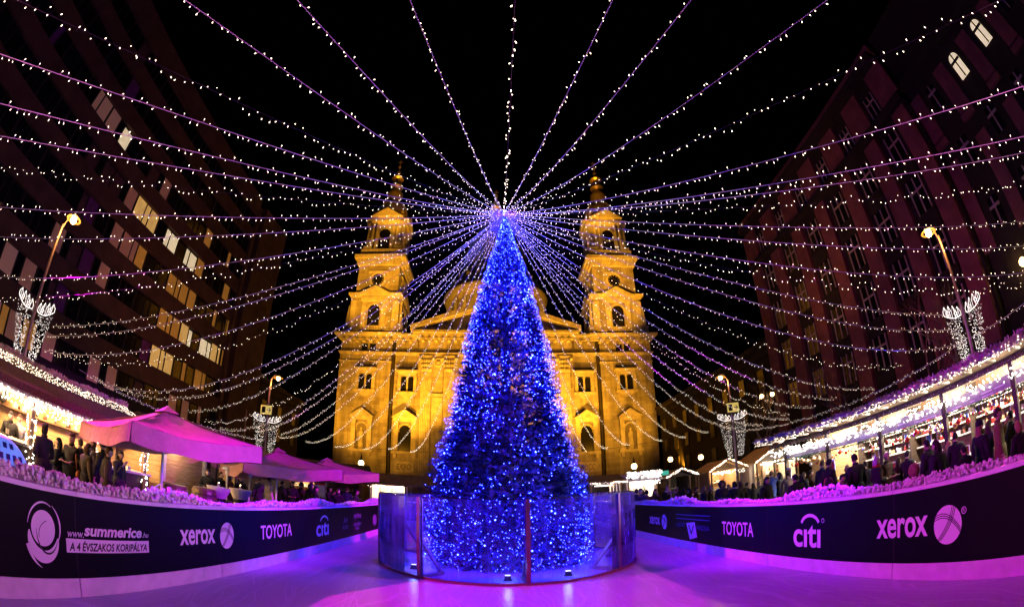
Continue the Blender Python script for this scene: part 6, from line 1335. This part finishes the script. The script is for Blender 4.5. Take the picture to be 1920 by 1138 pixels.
lamp('SPOT', 'street_and_added_light', (-13, -9.6, 7.2), (1, .42, .10), 12000, (-7.6, 5.9, 1.9), .1, 13, .8)  # unseen narrow spot added to turn the umbrella's near side orange
lamp('POINT', 'tip_light', (TX, TY-.1, 9.6), (.36, .02, 1), 70, size=.15)
lamp('SPOT', 'house_wash', (12.6, 10, 5.2), (1, .05, .14), 420, (24, 17, 12), .2, 100, .8)
lamp('SPOT', 'house_wash', (13.6, 22, 6.5), (1, .42, .10), 1500, (24, 25, 20), .2, 80, .9)
lamp('SPOT', 'house_wash', (-12.6, 22, 5.5), (1, .30, .10), 1000, (-26, 30, 18), .2, 110, .9)
WRM = (1, .74, .48)
for y in (2.9, 5.2, 7.4, 9.8, 12.1): lamp('POINT', 'stall_light', (10.6, y, 2.26), (1, .88, .74), 420, size=.12)
for y in (3.4, 5.2, 7.0, 8.9): lamp('POINT', 'stall_light', (-10.4, y, 1.98), (1, .62, .30), 260, size=.1)
for x, y, z, e in ((-11.2, 25.2, 1.9, 150), (-5.6, 25.2, 1.7, 200), (5.7, 23.6, 1.8, 25), (7.8, 25.0, 1.8, 200), (12.9, 25.2, 1.75, 110), (16, 24.2, 1.9, 260), (-9.0, 11.3, 2.0, 40), (-8.9, 14.6, 1.9, 8)): lamp('POINT', 'stall_light', (x, y, z), WRM, e, size=.1)
for th in (-1.5, 26, -52): p = RP(th, 2.45, .30); lamp('POINT', 'ring_light', p, (.12, .2, 1), 7, size=.06)  # the last two belong to the added floodlights
w = bpy.data.worlds.new('World'); sc.world = w; w.use_nodes = True
nt = w.node_tree; bg = nt.nodes['Background']; sky = nt.nodes.new('ShaderNodeTexSky'); sky.sky_type = 'NISHITA'; sky.sun_disc = False
sky.sun_elevation = R(-4); sky.sun_rotation = R(200); nt.links.new(sky.outputs[0], bg.inputs[0]); bg.inputs[1].default_value = .0015
# ------------------------------------------------------------------ camera
cd = bpy.data.cameras.new('camera'); cam = bpy.data.objects.new('camera', cd); COL.objects.link(cam); sc.camera = cam
cd.type = 'PANO'; cd.sensor_fit = 'HORIZONTAL'; cd.sensor_width = 36
for c_ in (cd, getattr(cd, 'cycles', None)):
    try:
        c_.panorama_type = 'FISHEYE_EQUISOLID'; c_.fisheye_lens = F/1920*36; c_.fisheye_fov = math.pi*1.2; break
    except Exception as e: print('cam', e)
cd.clip_start = .05; cd.clip_end = 1200
rx, ux, fx_ = cam2world(1, 0, 0), cam2world(0, 1, 0), cam2world(0, 0, 1)
cam.matrix_world = Matrix(((rx.x, ux.x, -fx_.x, 0), (rx.y, ux.y, -fx_.y, 0), (rx.z, ux.z, -fx_.z, CAMZ), (0, 0, 0, 1)))
vs = sc.view_settings; sc.display_settings.display_device = 'sRGB'; vs.view_transform = 'Standard'; vs.look = 'None'; vs.gamma = 1; vs.exposure = 0; vs.use_curve_mapping = False
cy = sc.cycles; cy.use_denoising = True; cy.sample_clamp_indirect = 1.5; cy.sample_clamp_direct = 0; cy.max_bounces = 6; cy.diffuse_bounces = 2; cy.glossy_bounces = 3; cy.transparent_max_bounces = 12; cy.caustics_reflective = False; cy.caustics_refractive = False; cy.use_light_tree = True
